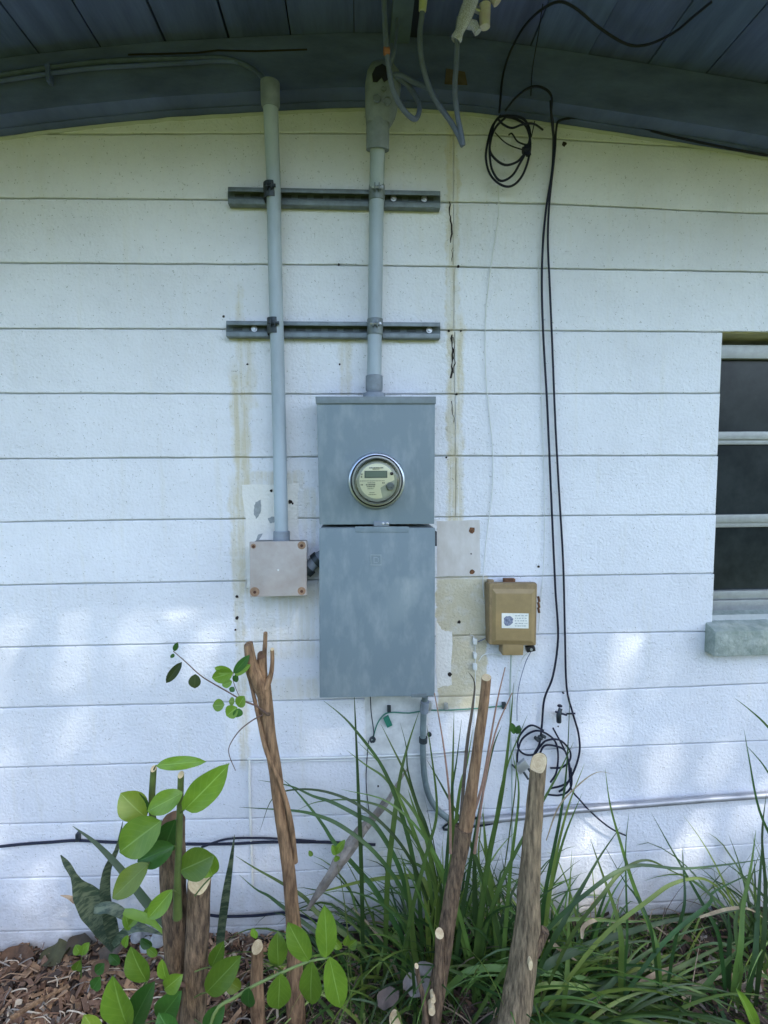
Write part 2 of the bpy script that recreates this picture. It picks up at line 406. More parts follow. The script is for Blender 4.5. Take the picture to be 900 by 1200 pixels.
# ------------------------------------------------------------------ the house: block wall
house = thing('house', 'white painted block house wall with blue green eave and a window at right', 'house', (0, 0, 0))
JP = {-2: [(0, 157), (380, 156), (570, 158), (900, 178)], -1: [(0, 232), (380, 235), (650, 239), (880, 250)],
      0: [(0, 308), (400, 310.5), (900, 319)], 1: [(0, 385), (400, 386), (840, 389)], 2: [(0, 461), (450, 462), (840, 461)],
      3: [(0, 538), (300, 536), (530, 534.5), (840, 534)], 4: [(0, 612), (280, 608), (530, 605.7), (840, 603)],
      5: [(0, 686), (280, 681), (530, 677), (838, 672)], 6: [(0, 759), (320, 752), (540, 745), (833, 740)],
      7: [(0, 830), (350, 821), (540, 816), (900, 801)], 8: [(0, 900), (300, 891), (600, 880), (900, 868)],
      9: [(0, 966), (300, 959), (600, 947), (900, 934)], 10: [(0, 1030), (300, 1023), (600, 1008), (865, 990)],
      11: [(0, 1092), (300, 1085), (600, 1068), (900, 1050)]}
JF = {}
for k, l in JP.items():
    q = P(l); JF[k] = (lambda xs, zs: (lambda x: float(np.interp(x, xs, zs))))([p.x for p in q], [p.z for p in q])
JF[12] = lambda x: -0.12
TOPP = [(0, 160), (50, 153), (100, 147), (200, 137), (300, 131), (400, 126), (480, 126), (550, 131), (650, 144), (750, 159), (850, 175), (900, 184)]
tq = P(TOPP); txs = [p.x for p in tq]; tzs = [p.z for p in tq]
sl = (tzs[1] - tzs[0]) / (txs[1] - txs[0]); sr = (tzs[-1] - tzs[-2]) / (txs[-1] - txs[-2])
XL, XR = -3.0, 3.8
txs = [XL] + txs + [XR]; tzs = [tzs[0] + sl * (XL - txs[1])] + tzs + [tzs[-1] + sr * (XR - txs[-1])]
def TOP(x): return float(np.interp(x, txs, tzs))
WX0 = at(846, 392).x; WX0b = at(836, 700).x; WX1 = WX0 + 0.95
wz1 = JF[1](WX0); wz0 = at(836, 715).z
wall = None
mb = MB()
def backing(x0, x1, zf0, zf1, n=24):
    for i in range(n):
        a = x0 + (x1 - x0) * i / n; b = x0 + (x1 - x0) * (i + 1) / n
        mb.add([(a, 0.008, zf0(a)), (b, 0.008, zf0(b)), (b, 0.008, zf1(b)), (a, 0.008, zf1(a)),
                (a, 0.2, zf0(a)), (b, 0.2, zf0(b)), (b, 0.2, zf1(b)), (a, 0.2, zf1(a))],
               [(0, 1, 2, 3), (7, 6, 5, 4)] + ([(0, 3, 7, 4)] if i == 0 else []) + ([(1, 5, 6, 2)] if i == n - 1 else []))
TT = lambda x: TOP(x) + 0.10
backing(XL, WX0b - 0.004, lambda x: -0.15, TT, 60)
backing(WX1 + 0.03, XR, lambda x: -0.15, TT, 20)
backing(WX0b - 0.0039, WX1 + 0.0299, lambda x: -0.15, lambda x: wz0 - 0.02, 8)
backing(WX0b - 0.0039, WX1 + 0.0299, lambda x: wz1 + 0.004, TT, 8)
wall = mb.build('wall', m_mortar, house)
mb = MB(); mb.box((XL, 0.2, -0.1), (XL + 0.2, 8, 2.0)); mb.box((XR - 0.2, 0.2, -0.1), (XR, 8, 2.0)); mb.build('side_wall', m_mortar, house)
def block(x0, x1, zt, zb, x0b=None, gap=0.0025):
    """one painted course piece with eased edges; x0b = lower end if the end is not plumb"""
    m = MB(); n = max(3, int((x1 - x0) / 0.025)); c = 0.0022; rows = []
    for (dy, e) in ((0.02, 0), (0.0015, 0), (0.0, c)):
        top = []; bot = []
        for i in range(n + 1):
            t = i / n
            x = x0 + (x1 - x0) * t
            if i == 0: x += e
            if i == n: x -= e
            jx = 0.0016 * noise.noise(Vector((x * 9, zt(x) * 9, 0))) + .0008 * noise.noise(Vector((x * 40, zt(x) * 9, 2)))
            top.append(Vector((x, dy, zt(x) - gap - e + jx)))
            jx = 0.0016 * noise.noise(Vector((x * 9, zb(x) * 9, 5))) + .0008 * noise.noise(Vector((x * 40, zb(x) * 9, 7)))
            bot.append(Vector((x, dy, zb(x) + gap + e + jx)))
        rows.append((top, bot))
    k = n + 1
    for (t_, b_) in rows: m.v += t_ + b_
    F = []
    o = 4 * k
    for i in range(n): F.append((o + k + i, o + k + i + 1, o + i + 1, o + i))
    for r in range(2):
        a = r * 2 * k; b = (r + 1) * 2 * k
        for i in range(n):
            F.append((a + i, b + i, b + i + 1, a + i + 1)); F.append((a + k + i + 1, b + k + i + 1, b + k + i, a + k + i))
        F.append((a, a + k, b + k, b)); F.append((a + n, b + n, b + k + n, a + k + n))
    m.f = F; m.mi = [0] * len(F)
    return m.build('block', m_block, wall)
SX = {k: at(531 + (k * 1.0 if k > 0 else 0), 300).x for k in range(-3, 5)}
fl = lambda off: (lambda x: TOP(x) + off)
for k in range(-2, 13):
    zt = fl(0.05) if k == -2 else JF[k - 1]; zb = JF[k]
    edges = [XL]
    segs = []
    split = SX.get(k) if k <= 4 else None
    wl = None
    if 2 <= k <= 6:
        zmid = (JF[k - 1](WX0) + JF[k](WX0)) / 2
        wl = WX0 + (WX0b - WX0) * (wz1 - zmid) / (wz1 - wz0)
    xe = wl if wl else XR
    lsp = at(262 if k < 4 else 300, 400).x
    for (a, b) in ([(XL, split - 0.0007), (split + 0.0007, xe)] if split else [(XL, xe)]):
        segs.append((a, b))
    if wl: segs.append((WX1 + 0.02, XR))
    for a, b in segs:
        # no head joints show through the paint, so a course piece runs on unbroken
        block(a, b, zt, zb)
# rough mortar bead where the top course meets the rafter board
mb = MB(); pts = []; rs = []
for i in range(150):
    x = XL + 0.02 + (XR - XL - 0.04) * i / 149
    pts.append((x, 0.001, TOP(x) - 0.006 + 0.003 * noise.noise(Vector((x * 20, 0, 0))))); rs.append(0.007 + 0.003 * noise.noise(Vector((x * 33, 4, 0))))
mb.tube(pts, rs, 6); mb.build('mortar_bead', m_mortar, wall, smooth=True)
def poly_patch(name, pts, m, th=0.0008, parent=wall, rough=0.0):
    mb = MB(); q = []
    n = len(pts)
    for i in range(n):
        a = pts[i]; b = pts[(i + 1) % n]
        for j in range(5):
            t = j / 5; x = a[0] + (b[0] - a[0]) * t + random.uniform(-rough, rough); y = a[1] + (b[1] - a[1]) * t + random.uniform(-rough, rough)
            q.append(at(x, y, th))
    q = q[::-1]
    k = len(q)
    mb.add(q + [Vector((p.x, 0.003, p.z)) for p in q], [tuple(range(k))] + [(i, i + k, (i + 1) % k + k, (i + 1) % k) for i in range(k)])
    return mb.build(name, m, parent)
poly_patch('paint_patch', [(284, 569), (351, 567), (347, 600), (352, 634), (300, 634), (292, 688), (287, 690), (289, 630)], m_patch, rough=1.2)
poly_patch('paint_patch', [(512, 611), (562, 609), (563, 675), (512, 675)], mat('greyed patch', (0.62, 0.60, 0.58), 0.7, col2=(0.5, 0.47, 0.43), vscale=18, stretch=(1, 1, .5)), rough=0.5)
poly_patch('paint_patch', [(511, 726), (518, 738), (530, 741), (529, 803), (512, 806)], m_patch, rough=0.8)
poly_patch('glue_mark', [(299, 588), (306, 586), (305, 602), (300, 608), (297, 600)], m_glue, 0.0016, rough=.6)
poly_patch('glue_mark', [(314, 607), (322, 605), (322, 612), (316, 613)], m_glue, 0.0016, rough=.5)
poly_patch('glue_mark', [(300, 633), (303, 626), (308, 625), (303, 633)], m_glue, 0.0016, rough=.5)
poly_patch('glue_mark', [(428, 816), (500, 816), (498, 985), (430, 1000)], mat('bare wall strip', (0.62, 0.64, 0.63), 0.8, var=.25, vscale=20, bump=.5, bscale=90), 0.0006, rough=1.0)
for (x, y, r) in ((553, 621, 4.2), (553, 670, 3.8), (318, 575, 1.8), (340, 588, 2.8), (343, 590, 1.5), (278, 699, 2), (278, 724, 2.2), (276, 738, 1.3), (538, 729, 2.2), (527, 790, 3), (397, 310, 1.2),
                  (537, 312, 1.6), (262, 371, 1.6), (290, 427, 1.3), (398, 427, 1.3), (526, 388, 1.5), (535, 462, 1.4), (523, 536, 1.3), (631, 664, 1.8), (661, 169, 2.8),
                  (654, 851, 1.0), (443, 921, 1.3), (308, 851, 1), (552, 649, 1.0), (540, 388, 1.2), (660, 812, 1.2)):
    mb = MB(); c = at(x, y, 0.0); rr = r * 0.0028
    pr = []
    pts = [c + Vector((math.cos(a * math.pi / 4.5) * rr * random.uniform(.7, 1.15), 0, math.sin(a * math.pi / 4.5) * rr * random.uniform(.7, 1.15))) for a in range(9)]
    mb.add([p + Vector((0, -0.0022, 0)) for p in pts] + [p + Vector((0, 0.004, 0)) for p in pts], [tuple(range(8, -1, -1))] + [(i, (i + 1) % 9, (i + 1) % 9 + 9, i + 9) for i in range(9)])
    mb.build('nail_hole', m_hole if r < 3.5 else m_rust, wall)
def crack(pts, wpx=1.6):
    mb = MB(); q = []; 
    for i in range(len(pts) - 1):
        for j in range(6):
            t = j / 6; q.append((pts[i][0] + (pts[i + 1][0] - pts[i][0]) * t + random.uniform(-1.1, 1.1), pts[i][1] + (pts[i + 1][1] - pts[i][1]) * t))
    vs = []
    for (x, y) in q:
        ww = random.uniform(.25, 1) * wpx / 2
        vs += [at(x - ww, y, 0.0012), at(x + ww, y, 0.0012)]
    mb.add(vs, [(i, i + 1, i + 3, i + 2) for i in range(0, len(vs) - 2, 2)])
    mb.build('crack', m_hole, wall)
crack([(527, 236), (528, 258), (529, 290)], 2.4); crack([(529, 392), (531, 420), (528, 448)], 2.6); crack([(530, 470), (532, 500)], 1.2); crack([(530, 290), (530, 310)], 1.2)
crack([(532, 395), (533, 425), (531, 440)], 1.8)

# ---- window in its opening
win = MB()
wy = 0.085
zt, zb = wz1, wz0
wl = WX0b - 0.004
mb = MB()
mb.box((wl, 0.012, wz1 - 0.001), (WX1 + 0.03, 0.19, wz1 + 0.02)); mb.build('window_header', m_head, house, bevel=0.003)
mb = MB(); mb.add([(WX0b - .001, 0.004, wz0 - .02), (WX0 + 0.0, 0.004, wz1), (WX0 + 0.0, 0.19, wz1), (WX0b - .001, 0.19, wz0 - .02)], [(0, 1, 2, 3)])
mb.add([(WX1 + .02, 0.004, wz0 - .02), (WX1 + 0.02, 0.004, wz1), (WX1 + 0.02, 0.19, wz1), (WX1 + .02, 0.19, wz0 - .02)], [(3, 2, 1, 0)])
mb.build('window_reveal', m_mortar, house)
window = MB()
def zat(py): return at(860, py, -wy).z
fx0, fx1 = WX0b - 0.001, WX1 + 0.018
window.box((fx0, wy - 0.012, zat(421)), (fx1, wy + 0.05, zat(405) ))       # head frame
window.box((fx0, wy - 0.02, zat(715)), (fx1, wy + 0.05, zat(702)))
window.box((fx0, wy - 0.008, zat(701.5)), (fx1, wy + 0.05, zat(692)))
window.box((fx0, wy + 0.0, zat(692.5)), (fx0 + 0.012, wy + 0.05, zat(420.5)))
window.box((fx1 - 0.03, wy + 0.0, zat(692.5)), (fx1, wy + 0.05, zat(420.5)))
wobj = window.build('window', m_frame, house, bevel=0.002)
mb = MB(); mb.box((fx0 + .005, 0.15, wz0), (fx1 - .002, 0.9, wz1)); 
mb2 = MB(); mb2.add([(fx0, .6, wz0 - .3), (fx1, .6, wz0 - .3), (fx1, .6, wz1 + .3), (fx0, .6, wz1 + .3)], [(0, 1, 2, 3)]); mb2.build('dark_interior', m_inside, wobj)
for (a, b) in ((421, 506), (520, 604), (618, 692.5)):
    mb = MB(); mb.box((fx0 + 0.012, wy + 0.012, zat(b)), (fx1 - 0.03, wy + 0.018, zat(a))); mb.build('pane', m_pane, wobj)
for (a, b) in ((506, 521), (603, 618)):
    mb = MB(); za, zb_ = zat(a), zat(b)
    mb.box((fx0 + .0125, wy - 0.006, zb_ + (za - zb_) * .38), (fx1 - .0305, wy + 0.02, za)); mb.box((fx0 + .0125, wy + 0.002, zb_), (fx1 - .0305, wy + 0.02, zb_ + (za - zb_) * .37))
    mb.build('rail', m_frame, wobj, bevel=0.0015)
mb = MB(); sz1 = at(837, 740, 0.05).z; sz0 = at(837, 770, 0.05).z; sx0 = at(838, 745, 0.05).x
ztop = at(850, 716, -0.04).z
n = 26
vs = []
for i in range(n + 1):
    x = sx0 + (WX1 + 0.09 - sx0) * i / n; j = lambda s: 0.003 * noise.noise(Vector((x * 30, s, 0)))
    vs += [Vector((x, -0.05 + j(1), sz0 + j(2))), Vector((x, -0.052 + j(3), sz1 + j(4))), Vector((x, 0.08, ztop)), Vector((x, 0.08, sz0))]
mb.add(vs, [(4 * i + a, 4 * i + 4 + a, 4 * i + 4 + (a + 1) % 4, 4 * i + (a + 1) % 4) for i in range(n) for a in range(4)] + [(3, 2, 1, 0)[::-1], (4 * n, 4 * n + 1, 4 * n + 2, 4 * n + 3)])
mb.build('window_sill', m_sill, house, bevel=0.006)

# ---- eave: rafter board along the wall, planks running out to the roof edge
BT = 0.085; BH = 0.15
def strip(name, x0, x1, y0, y1, zo0, zo1, m, parent, bevel=0.0, n=None):
    mb = MB(); xs = [x0] + [x for x in txs if x0 < x < x1] + [x1]
    if n: xs = sorted(set(xs + [x0 + (x1 - x0) * i / n for i in range(n)]))
    k = len(xs); vs = []
    for x in xs:
        z = TOP(x); vs += [(x, y0, z + zo0), (x, y0, z + zo1), (x, y1, z + zo1), (x, y1, z + zo0)]
    fs = [(4 * i + a, 4 * i + 4 + a, 4 * i + 4 + (a + 1) % 4, 4 * i + (a + 1) % 4) for i in range(k - 1) for a in range(4)]
    fs += [(0, 1, 2, 3), (4 * k - 1, 4 * k - 2, 4 * k - 3, 4 * k - 4)]
    mb.add(vs, fs); return mb.build(name, m, parent, bevel=bevel)
rafter = strip('rafter_board', XL, XR, -BT, 0.03, 0.0, BH, m_beamp, house, n=30)
strip('trim_strip', XL, XR, -0.032, -0.0005, -0.004, -0.0005, m_beamp, rafter)
roof = strip('roof', XL - 0.2, XR + 0.2, -1.15, 6.0, BH + 0.026, BH + 0.10, m_shingle, house)
strip('fascia_board', XL - 0.2, XR + 0.2, -1.175, -1.151, BH - 0.09, BH + 0.11, m_beamp, roof)
bx = [at(x, y, BT).x for x, y in ((45, 75), (118, 65), (193, 57), (268, 55), (341, 45), (415, 45))]
st = (bx[-1] - bx[0]) / 5
rxs = [at(x, y, BT).x for x, y in ((690, 68), (760, 78), (828, 85), (898, 96))]
seams = [bx[0] - st * i for i in range(9, 0, -1)] + bx
gapn = 3; stp = (rxs[0] - bx[-1]) / 4
seams += [bx[-1] + stp * i for i in range(1, 4)] + rxs
seams += [rxs[-1] + st * i for i in range(1, 13)]
seams = [s for s in seams if XL - .1 < s < XR]
for a, b in zip(seams[:-1], seams[1:]):
    g = random.choice((0.001, 0.0022, 0.0035))
    strip('soffit_plank', a + g, b - g, -1.15, 0.03, BH + 0.001 + random.uniform(0, .003), BH + 0.025, m_plank, roof, bevel=0.0012)
rb0, rb1 = at(458, 20, .12).x, at(481, 20, .12).x
strip('ridge_board', rb0, rb1, -1.15, -BT - 0.002, BH - 0.030, BH + 0.0005, mat('ridge paint', (0.11, 0.16, 0.22), .8, var=.3), roof, bevel=0.002)
strip('ridge_gap_shade', rb1 + 0.002, rb1 + 0.028, -1.15, -BT - 0.002, BH - 0.012, BH + 0.0005, mat('ridge shade', (0.012, 0.018, 0.04), .8), roof)  # solid dark strip painting in the shade of a gap beside the ridge board
mb = MB(); slab(mb, [(523, 80), (545, 84), (548, 99), (521, 98)], BT + 0.003, BT - 0.004); mb.build('metal_plate', mat('rusty plate', (0.12, 0.09, 0.07), .9, var=.4, vscale=50), rafter, bevel=0.001)

# ------------------------------------------------------------------ strut channels with clamps
def strut(px0, px1, y0, y1, y0r, y1r, label, clamps, washers):
    t = thing('strut_channel', label, 'bracket', at((px0 + px1) / 2, y1, 0.0))
    dz = 0.28
    mb = MB(); h = y1 - y0
    def yl(x, f):
        s = (x - px0) / (px1 - px0); a = y0 + (y0r - y0) * s; b = y1 + (y1r - y1) * s
        return a + (b - a) * f
    def bar(f0, f1, o0, o1):
        slab(mb, [(px0, yl(px0, f0)), (px1, yl(px1, f0)), (px1, yl(px1, f1)), (px0, yl(px0, f1))], o0, o1)
    bar(0, .26, 0.030, 0.024); bar(.72, 1, 0.030, 0.024)      # lips
    bar(-.01, .07, 0.0295, 0.0015); bar(.95, 1.02, 0.0295, 0.0015)  # flanges
    mb.build('channel', m_strut, t, bevel=0.0008)
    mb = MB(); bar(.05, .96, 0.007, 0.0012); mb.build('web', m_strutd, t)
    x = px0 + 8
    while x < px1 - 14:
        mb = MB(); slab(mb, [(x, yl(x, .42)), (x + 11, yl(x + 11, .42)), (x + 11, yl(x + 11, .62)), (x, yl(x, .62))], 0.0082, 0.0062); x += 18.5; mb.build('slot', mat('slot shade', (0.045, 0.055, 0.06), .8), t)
    for (x, big) in washers:
        mb = MB(); c = at(x, yl(x, .5), 0.009); mb.lathe(c, (0, -1, 0), [(0.010, 0), (0.010, 0.002), (0.005, 0.0022), (0.005, 0.007)], 12); mb.build('bolt', m_bright, t, smooth=True)
    for (x, r, m_, st_) in clamps:
        mb = MB(); c = at(x, yl(x, .5), 0.0)
        oc = 0.030 + r
        z0, z1 = at(x, yl(x, .5) + 11, .03).z, at(x, yl(x, .5) - 12, .03).z
        prof = []
        for k in range(15):
            a = math.pi * k / 14
            prof.append((c.x - math.cos(a) * (r + .002), -(oc + math.sin(a) * (r + .002))))
        prof = [(c.x - r - .002, -0.026)] + prof + [(c.x + r + .002, -0.026)]
        inner = [(p[0] + (0.0018 if p[0] < c.x else -0.0018), p[1] + .002) for p in prof]
        vs = []
        for (q, w_) in zip(prof, inner): vs += [(q[0], q[1], z0 + .006), (q[0], q[1], z1 - .006), (w_[0], w_[1], z1 - .006), (w_[0], w_[1], z0 + .006)]
        k = len(prof)
        mb.add(vs, [(4 * i + a, 4 * i + (a + 1) % 4, 4 * i + 4 + (a + 1) % 4, 4 * i + 4 + a) for i in range(k - 1) for a in range(4)])
        zc = (z0 + z1) / 2
        f = -(oc + r)
        mb.box((c.x - .009, f - .016, zc - .007), (c.x - .006, f + .002, zc + .013)); mb.box((c.x + .004, f - .016, zc - .007), (c.x + .007, f + .002, zc + .013))
        cl = mb.build('pipe_clamp', m_, t, bevel=0.0006)
        mb = MB(); mb.tube([(c.x - .017, f - .008, zc + .003), (c.x + .017, f - .008, zc + .003)], 0.003, 8)
        mb.lathe((c.x + .012, f - .008, zc + .003), (1, 0, 0), [(0.0055, 0), (0.0055, 0.006)], 6, cap0=True)
        mb.build('clamp_bolt', st_, cl, smooth=True)
strut(267, 516, 219, 238, 224, 243, 'upper galvanised strut channel clamping both grey conduits near the eave', [(321, .0215, m_darkst, m_darkst), (441, .0225, m_strut, m_bright)], [(461, 1), (497, 0)])
strut(265, 516, 376, 394, 378, 396, 'lower galvanised strut channel clamping both conduits just above the meter cabinet', [(325, .0215, m_darkst, m_darkst), (439, .0225, m_strut, m_bright)], [(298, 1), (503, 0)])

# ------------------------------------------------------------------ conduits
CO = 0.052
t = thing('conduit', 'long plain grey conduit running from the eave down to the rusty screwed junction box', 'conduit', at(330, 632, CO))
mb = MB(); mb.tube(spline(P([(317, 112, .118), (317.5, 135, .112), (319, 175, .078), (320.5, 212, CO), (322, 300), (326, 450), (330, 630)], CO), 4), 0.0215, 20); mb.build('pipe', m_pvc, t, smooth=True)
mb = MB(); a, b = at(317, 127, .116), at(316.5, 97, .122); mb.lathe(a, b - a, [(0.0235, 0), (0.027, 0.012), (0.0275, .05), (0.0275, (b - a).length), (0.024, (b - a).length)], 20, cap0=True); mb.build('coupling', m_hub, t, smooth=True)
mb = MB(); a, b = at(330, 636, CO), at(330, 622, CO); mb.lathe(a, b - a, [(0.0265, 0), (0.0265, (b - a).length - .002), (0.0225, (b - a).length)], 20, cap0=True); mb.build('coupling', m_hub, t, smooth=True)

t = thing('service_mast', 'grey service conduit with weatherhead on top, feeding the meter cabinet from above', 'conduit', at(438, 462, CO))
mb = MB(); mb.tube(spline(P([(442.5, 165, .095), (442, 195, .075), (441.3, 222, CO + .002), (441, 260), (439.5, 360), (438.5, 442)], CO), 3), 0.0225, 20); mb.build('pipe', m_pvc, t, smooth=True)
mb = MB(); a, b = at(438.5, 458, CO), at(438.5, 440, CO); mb.lathe(a, b - a, [(0.026, 0), (0.027, .004), (0.027, (b - a).length - .002), (0.0235, (b - a).length)], 20, cap0=True); mb.build('coupling', m_hub, t, smooth=True)
mb = MB(); a = at(438.5, 464, CO); mb.lathe(a, (0, 0, 1), [(0.036, -.01), (0.036, .007), (0.024, .012), (0.024, .022)], 20); mb.build('hub', m_hub, t, smooth=True)
# weatherhead: socket, forward leaning hood, plug plate with knockouts
wh = MB()
a = at(442.5, 176, .086); b = at(443, 138, .108)
hx = 0.0
wh.lathe(a, b - a, [(0.0235, 0.0), (0.0345, 0.0), (0.0345, .06), (0.034, (b - a).length)], 24)
# hood loft: ellipses from the socket up to a rounded dome, leaning out from the wall
secs = [(443, 148, .105, 13, .030), (446, 135, .115, 17, .034), (448, 118, .122, 19, .036), (449, 100, .127, 20, .036), (449, 88, .128, 18, .034), (448, 79, .126, 13, .026), (447, 74, .122, 6, .014)]
n = 24; vs = []
for (x, y, o, wpx, dd) in secs:
    c = at(x, y, o); rw = wpx * pxm(o) * 1.0
    for j in range(n):
        an = 2 * math.pi * j / n
        ca, sa = math.cos(an), math.sin(an)
        px_ = c.x + rw * math.copysign(abs(ca) ** .75, ca); py_ = c.y - dd * math.copysign(abs(sa) ** .6, sa)
        vs.append(Vector((px_, py_, c.z)))
fs = [(i * n + j, i * n + (j + 1) % n, (i + 1) * n + (j + 1) % n, (i + 1) * n + j) for i in range(len(secs) - 1) for j in range(n)] + [tuple(range((len(secs) - 1) * n, len(secs) * n))]
wh.add(vs, fs)
hood = wh.build('weatherhead', m_hub, t, smooth=True)
def disc(name, x, y, o, rpx, m, parent, th=0.003, n=14, ry=None, ax=(0, -1, 0)):
    mb = MB(); c = at(x, y, o); r = rpx * pxm(o)
    mb.lathe(c, ax, [(r, 0), (r, th), (r * .8, th * 1.3)], n, cap0=True)
    return mb.build(name, m, parent, smooth=True)
fo = .159
mb = MB(); slab(mb, [(433, 84), (440, 78), (457, 78), (463, 88)], fo + 0.002, .07); 
mb = MB(); pl = [at(x, y, fo) for x, y in ((437, 96), (436, 88), (440, 80), (448, 76), (452, 79), (455, 86), (455, 94), (450, 97), (447, 92), (442, 97))]
pl = pl[::-1]; k = len(pl); mb.add([p + Vector((0, -.0045, 0)) for p in pl] + [p + Vector((0, .02, 0)) for p in pl], [tuple(range(k))] + [(i, i + k, (i + 1) % k + k, (i + 1) % k) for i in range(k)])
mb.build('cable_opening', mat('weatherhead opening', (0.008, 0.01, 0.02), .7), hood)
for (x, y, r) in ((441.5, 115, 4.2), (454, 118, 4.4), (450, 104, 2.8)):
    mb = MB(); c = at(x, y, fo); rr = r * pxm(fo)
    mb.lathe(c, (0, -1, 0), [(rr, -.004), (rr, .003), (rr * .8, .003), (rr * .78, .0005)], 18); mb.build('knockout', m_hub, hood, smooth=True)

# ------------------------------------------------------------------ meter cabinet
cab = thing('meter_cabinet', 'tall grey weathered metal meter cabinet with a round electric meter, between the conduits', 'electric panel', at(441, 818, 0))
mb = MB(); slab(mb, [(371, 472), (510, 472), (509, 614), (374.5, 615)], 0.112, 0.002); mb.build('meter_box', m_panel, cab, bevel=0.0025)
mb = MB(); slab(mb, [(369.5, 464.5), (511, 464.5), (511, 473), (370, 473)], 0.118, 0.002); mb.build('rain_lip', m_panel2, cab, bevel=0.002)
mb = MB(); slab(mb, [(376, 618), (508, 618), (508, 816), (376, 817)], 0.105, 0.002); mb.build('breaker_box', m_panel2, cab, bevel=0.002)
mb = MB(); slab(mb, [(374, 619), (510, 618.5), (509.5, 815.5), (374.5, 818)], 0.116, 0.1055); door = mb.build('door', m_panel, cab, bevel=0.003)
mb = MB(); slab(mb, [(416, 617), (479, 617), (479, 624), (416, 624)], 0.1175, 0.114); mb.build('door_lip', m_panel, door, bevel=0.001)
mb = MB()
for q in ([(434, 650), (447, 650), (447, 651.3), (434, 651.3)], [(434, 661.7), (447, 661.7), (447, 663), (434, 663)], [(434, 651.4), (435.3, 651.4), (435.3, 661.6), (434, 661.6)], [(445.7, 651.4), (447, 651.4), (447, 661.6), (445.7, 661.6)],
          [(437.5, 653), (438.8, 653), (438.8, 660), (437.5, 660)], [(438.9, 653), (442.5, 653), (442.5, 654.2), (438.9, 654.2)], [(438.9, 658.8), (442.5, 658.8), (442.5, 660), (438.9, 660)], [(442.6, 654), (443.8, 654), (443.8, 659), (442.6, 659)]):
    slab(mb, q, 0.1172, 0.1155)
mb.build('embossed_logo', mat('emboss', (0.24, 0.29, 0.31), .5), door, bevel=0.0003)
mb = MB(); slab(mb, [(438, 611.5), (456, 611.5), (456, 616.5), (438, 616.5)], 0.1195, 0.111); mb.build('hasp', m_hub, cab, bevel=0.001)
mb = MB()
for x in (449, 454): mb.lathe(at(x, 613.5, 0.1195), (0, -1, 0), [(0.004, 0), (0.004, .002), (0.002, .003)], 8)
mb.build('seal', m_bright, cab, smooth=True)
mb = MB(); slab(mb, [(482, 813), (500, 813), (500, 817.5), (482, 817.5)], 0.1185, 0.112); mb.build('latch', m_panel2, cab, bevel=0.001)
mb = MB(); slab(mb, [(509.5, 622), (512, 623), (512, 640), (509.5, 640)], 0.108, 0.09); mb.build('hinge', mat('hinge dark', (0.05, 0.055, 0.065), .6, var=.5, vscale=60), cab)
mc = at(441.3, 563.5, 0.112); AX = (0, -1, 0)
s = pxm(0.14)
mb = MB(); mb.lathe(mc, AX, [(33.5 * s, 0), (33.5 * s, .010), (32.6 * s, .013), (31.0 * s, .014), (30.8 * s, .006)], 48, cap1=False); meter = mb.build('meter', mat('meter ring steel', (0.40, 0.45, 0.52), .3, metal=.8), cab, smooth=True)
mb = MB(); mb.lathe(mc, AX, [(30.9 * s, .0), (30.9 * s, .013), (29.4 * s, .016), (29.2 * s, .004)], 48, cap1=False); mb.build('gasket', mat('black gasket', (0.01, 0.012, 0.02), .5), meter, smooth=True)
mb = MB(); mb.lathe(mc, AX, [(29.2 * s, .002), (29.0 * s, .022), (26.5 * s, .0235), (25.4 * s, .024), (24.6 * s, .030)], 48, cap1=False); mb.build('bezel', mat('greyish plastic bezel', (0.30, 0.31, 0.27), .35), meter, smooth=True)
mb = MB(); mb.lathe(mc, AX, [(24.4 * s, .018), (24.2 * s, .029)], 48); 
mb.build('back_plate', mat('meter backing plate', (0.36, 0.38, 0.31), .5), meter, smooth=True)
# nameplate: cream disc with its lower right cut away
fp = []
for i in range(49):
    an = R(-62 - 10) - math.pi * 2 * (i / 48) * (285 / 360)
    fp.append(Vector((mc.x + math.cos(an) * 20.6 * s, mc.y - .0305, mc.z + math.sin(an) * 20.6 * s)))
fp += [Vector((mc.x + 12 * s, mc.y - .0305, mc.z - 3 * s)), Vector((mc.x + 4 * s, mc.y - .0305, mc.z - 8 * s))]
fp = fp[::-1]
k = len(fp)
mb = MB(); mb.add(fp + [p + Vector((0, .0012, 0)) for p in fp], [tuple(range(k))] + [(i, i + k, (i + 1) % k + k, (i + 1) % k) for i in range(k)]); mb.build('nameplate', mat('cream nameplate', (0.70, 0.68, 0.48), .45), meter)
def mrect(mb, x0, y0, x1, y1, o):
    mb.box((mc.x + x0 * s, mc.y - o - .0006, mc.z - y1 * s), (mc.x + x1 * s, mc.y - o, mc.z - y0 * s))
mb = MB(); mrect(mb, -14.5, -12, 12.2, -3.6, .0309); mb.build('display_frame', mat('display frame', (0.10, 0.12, 0.10), .5), meter)
mb = MB(); mrect(mb, -13.2, -11, 11, -4.6, .0316); mb.build('display', mat('lcd', (0.16, 0.20, 0.16), .25), meter)
mb = MB()
random.seed(3)
for (x0, x1, y, h) in ((-9, 7.5, -16.2, 1.6), (-5, 3, -14.2, .8), (-20, 9, -.6, .7), (-11, -2, 1.6, .8), (-13, -2, 3.4, 1.6), (-12, -2.5, 5.8, 1.2), (-11, -4, 8.5, .8), (-9, -3, 13.2, .7), (-10, -1, 15.4, .8), (-19, -16.5, 3.5, 1.5), (-18.8, -16.8, -9, 2), (-18.8, -16.8, -6, 2), (6, 9, 1.5, 1.4)):
    x = x0
    while x < x1:
        ww = random.uniform(.5, 1.5); mrect(mb, x, y, min(x + ww, x1), y + h, .0309); x += ww + random.uniform(.25, .5)
mb.build('printed_text', mat('print ink', (0.17, 0.17, 0.13), .6), meter)
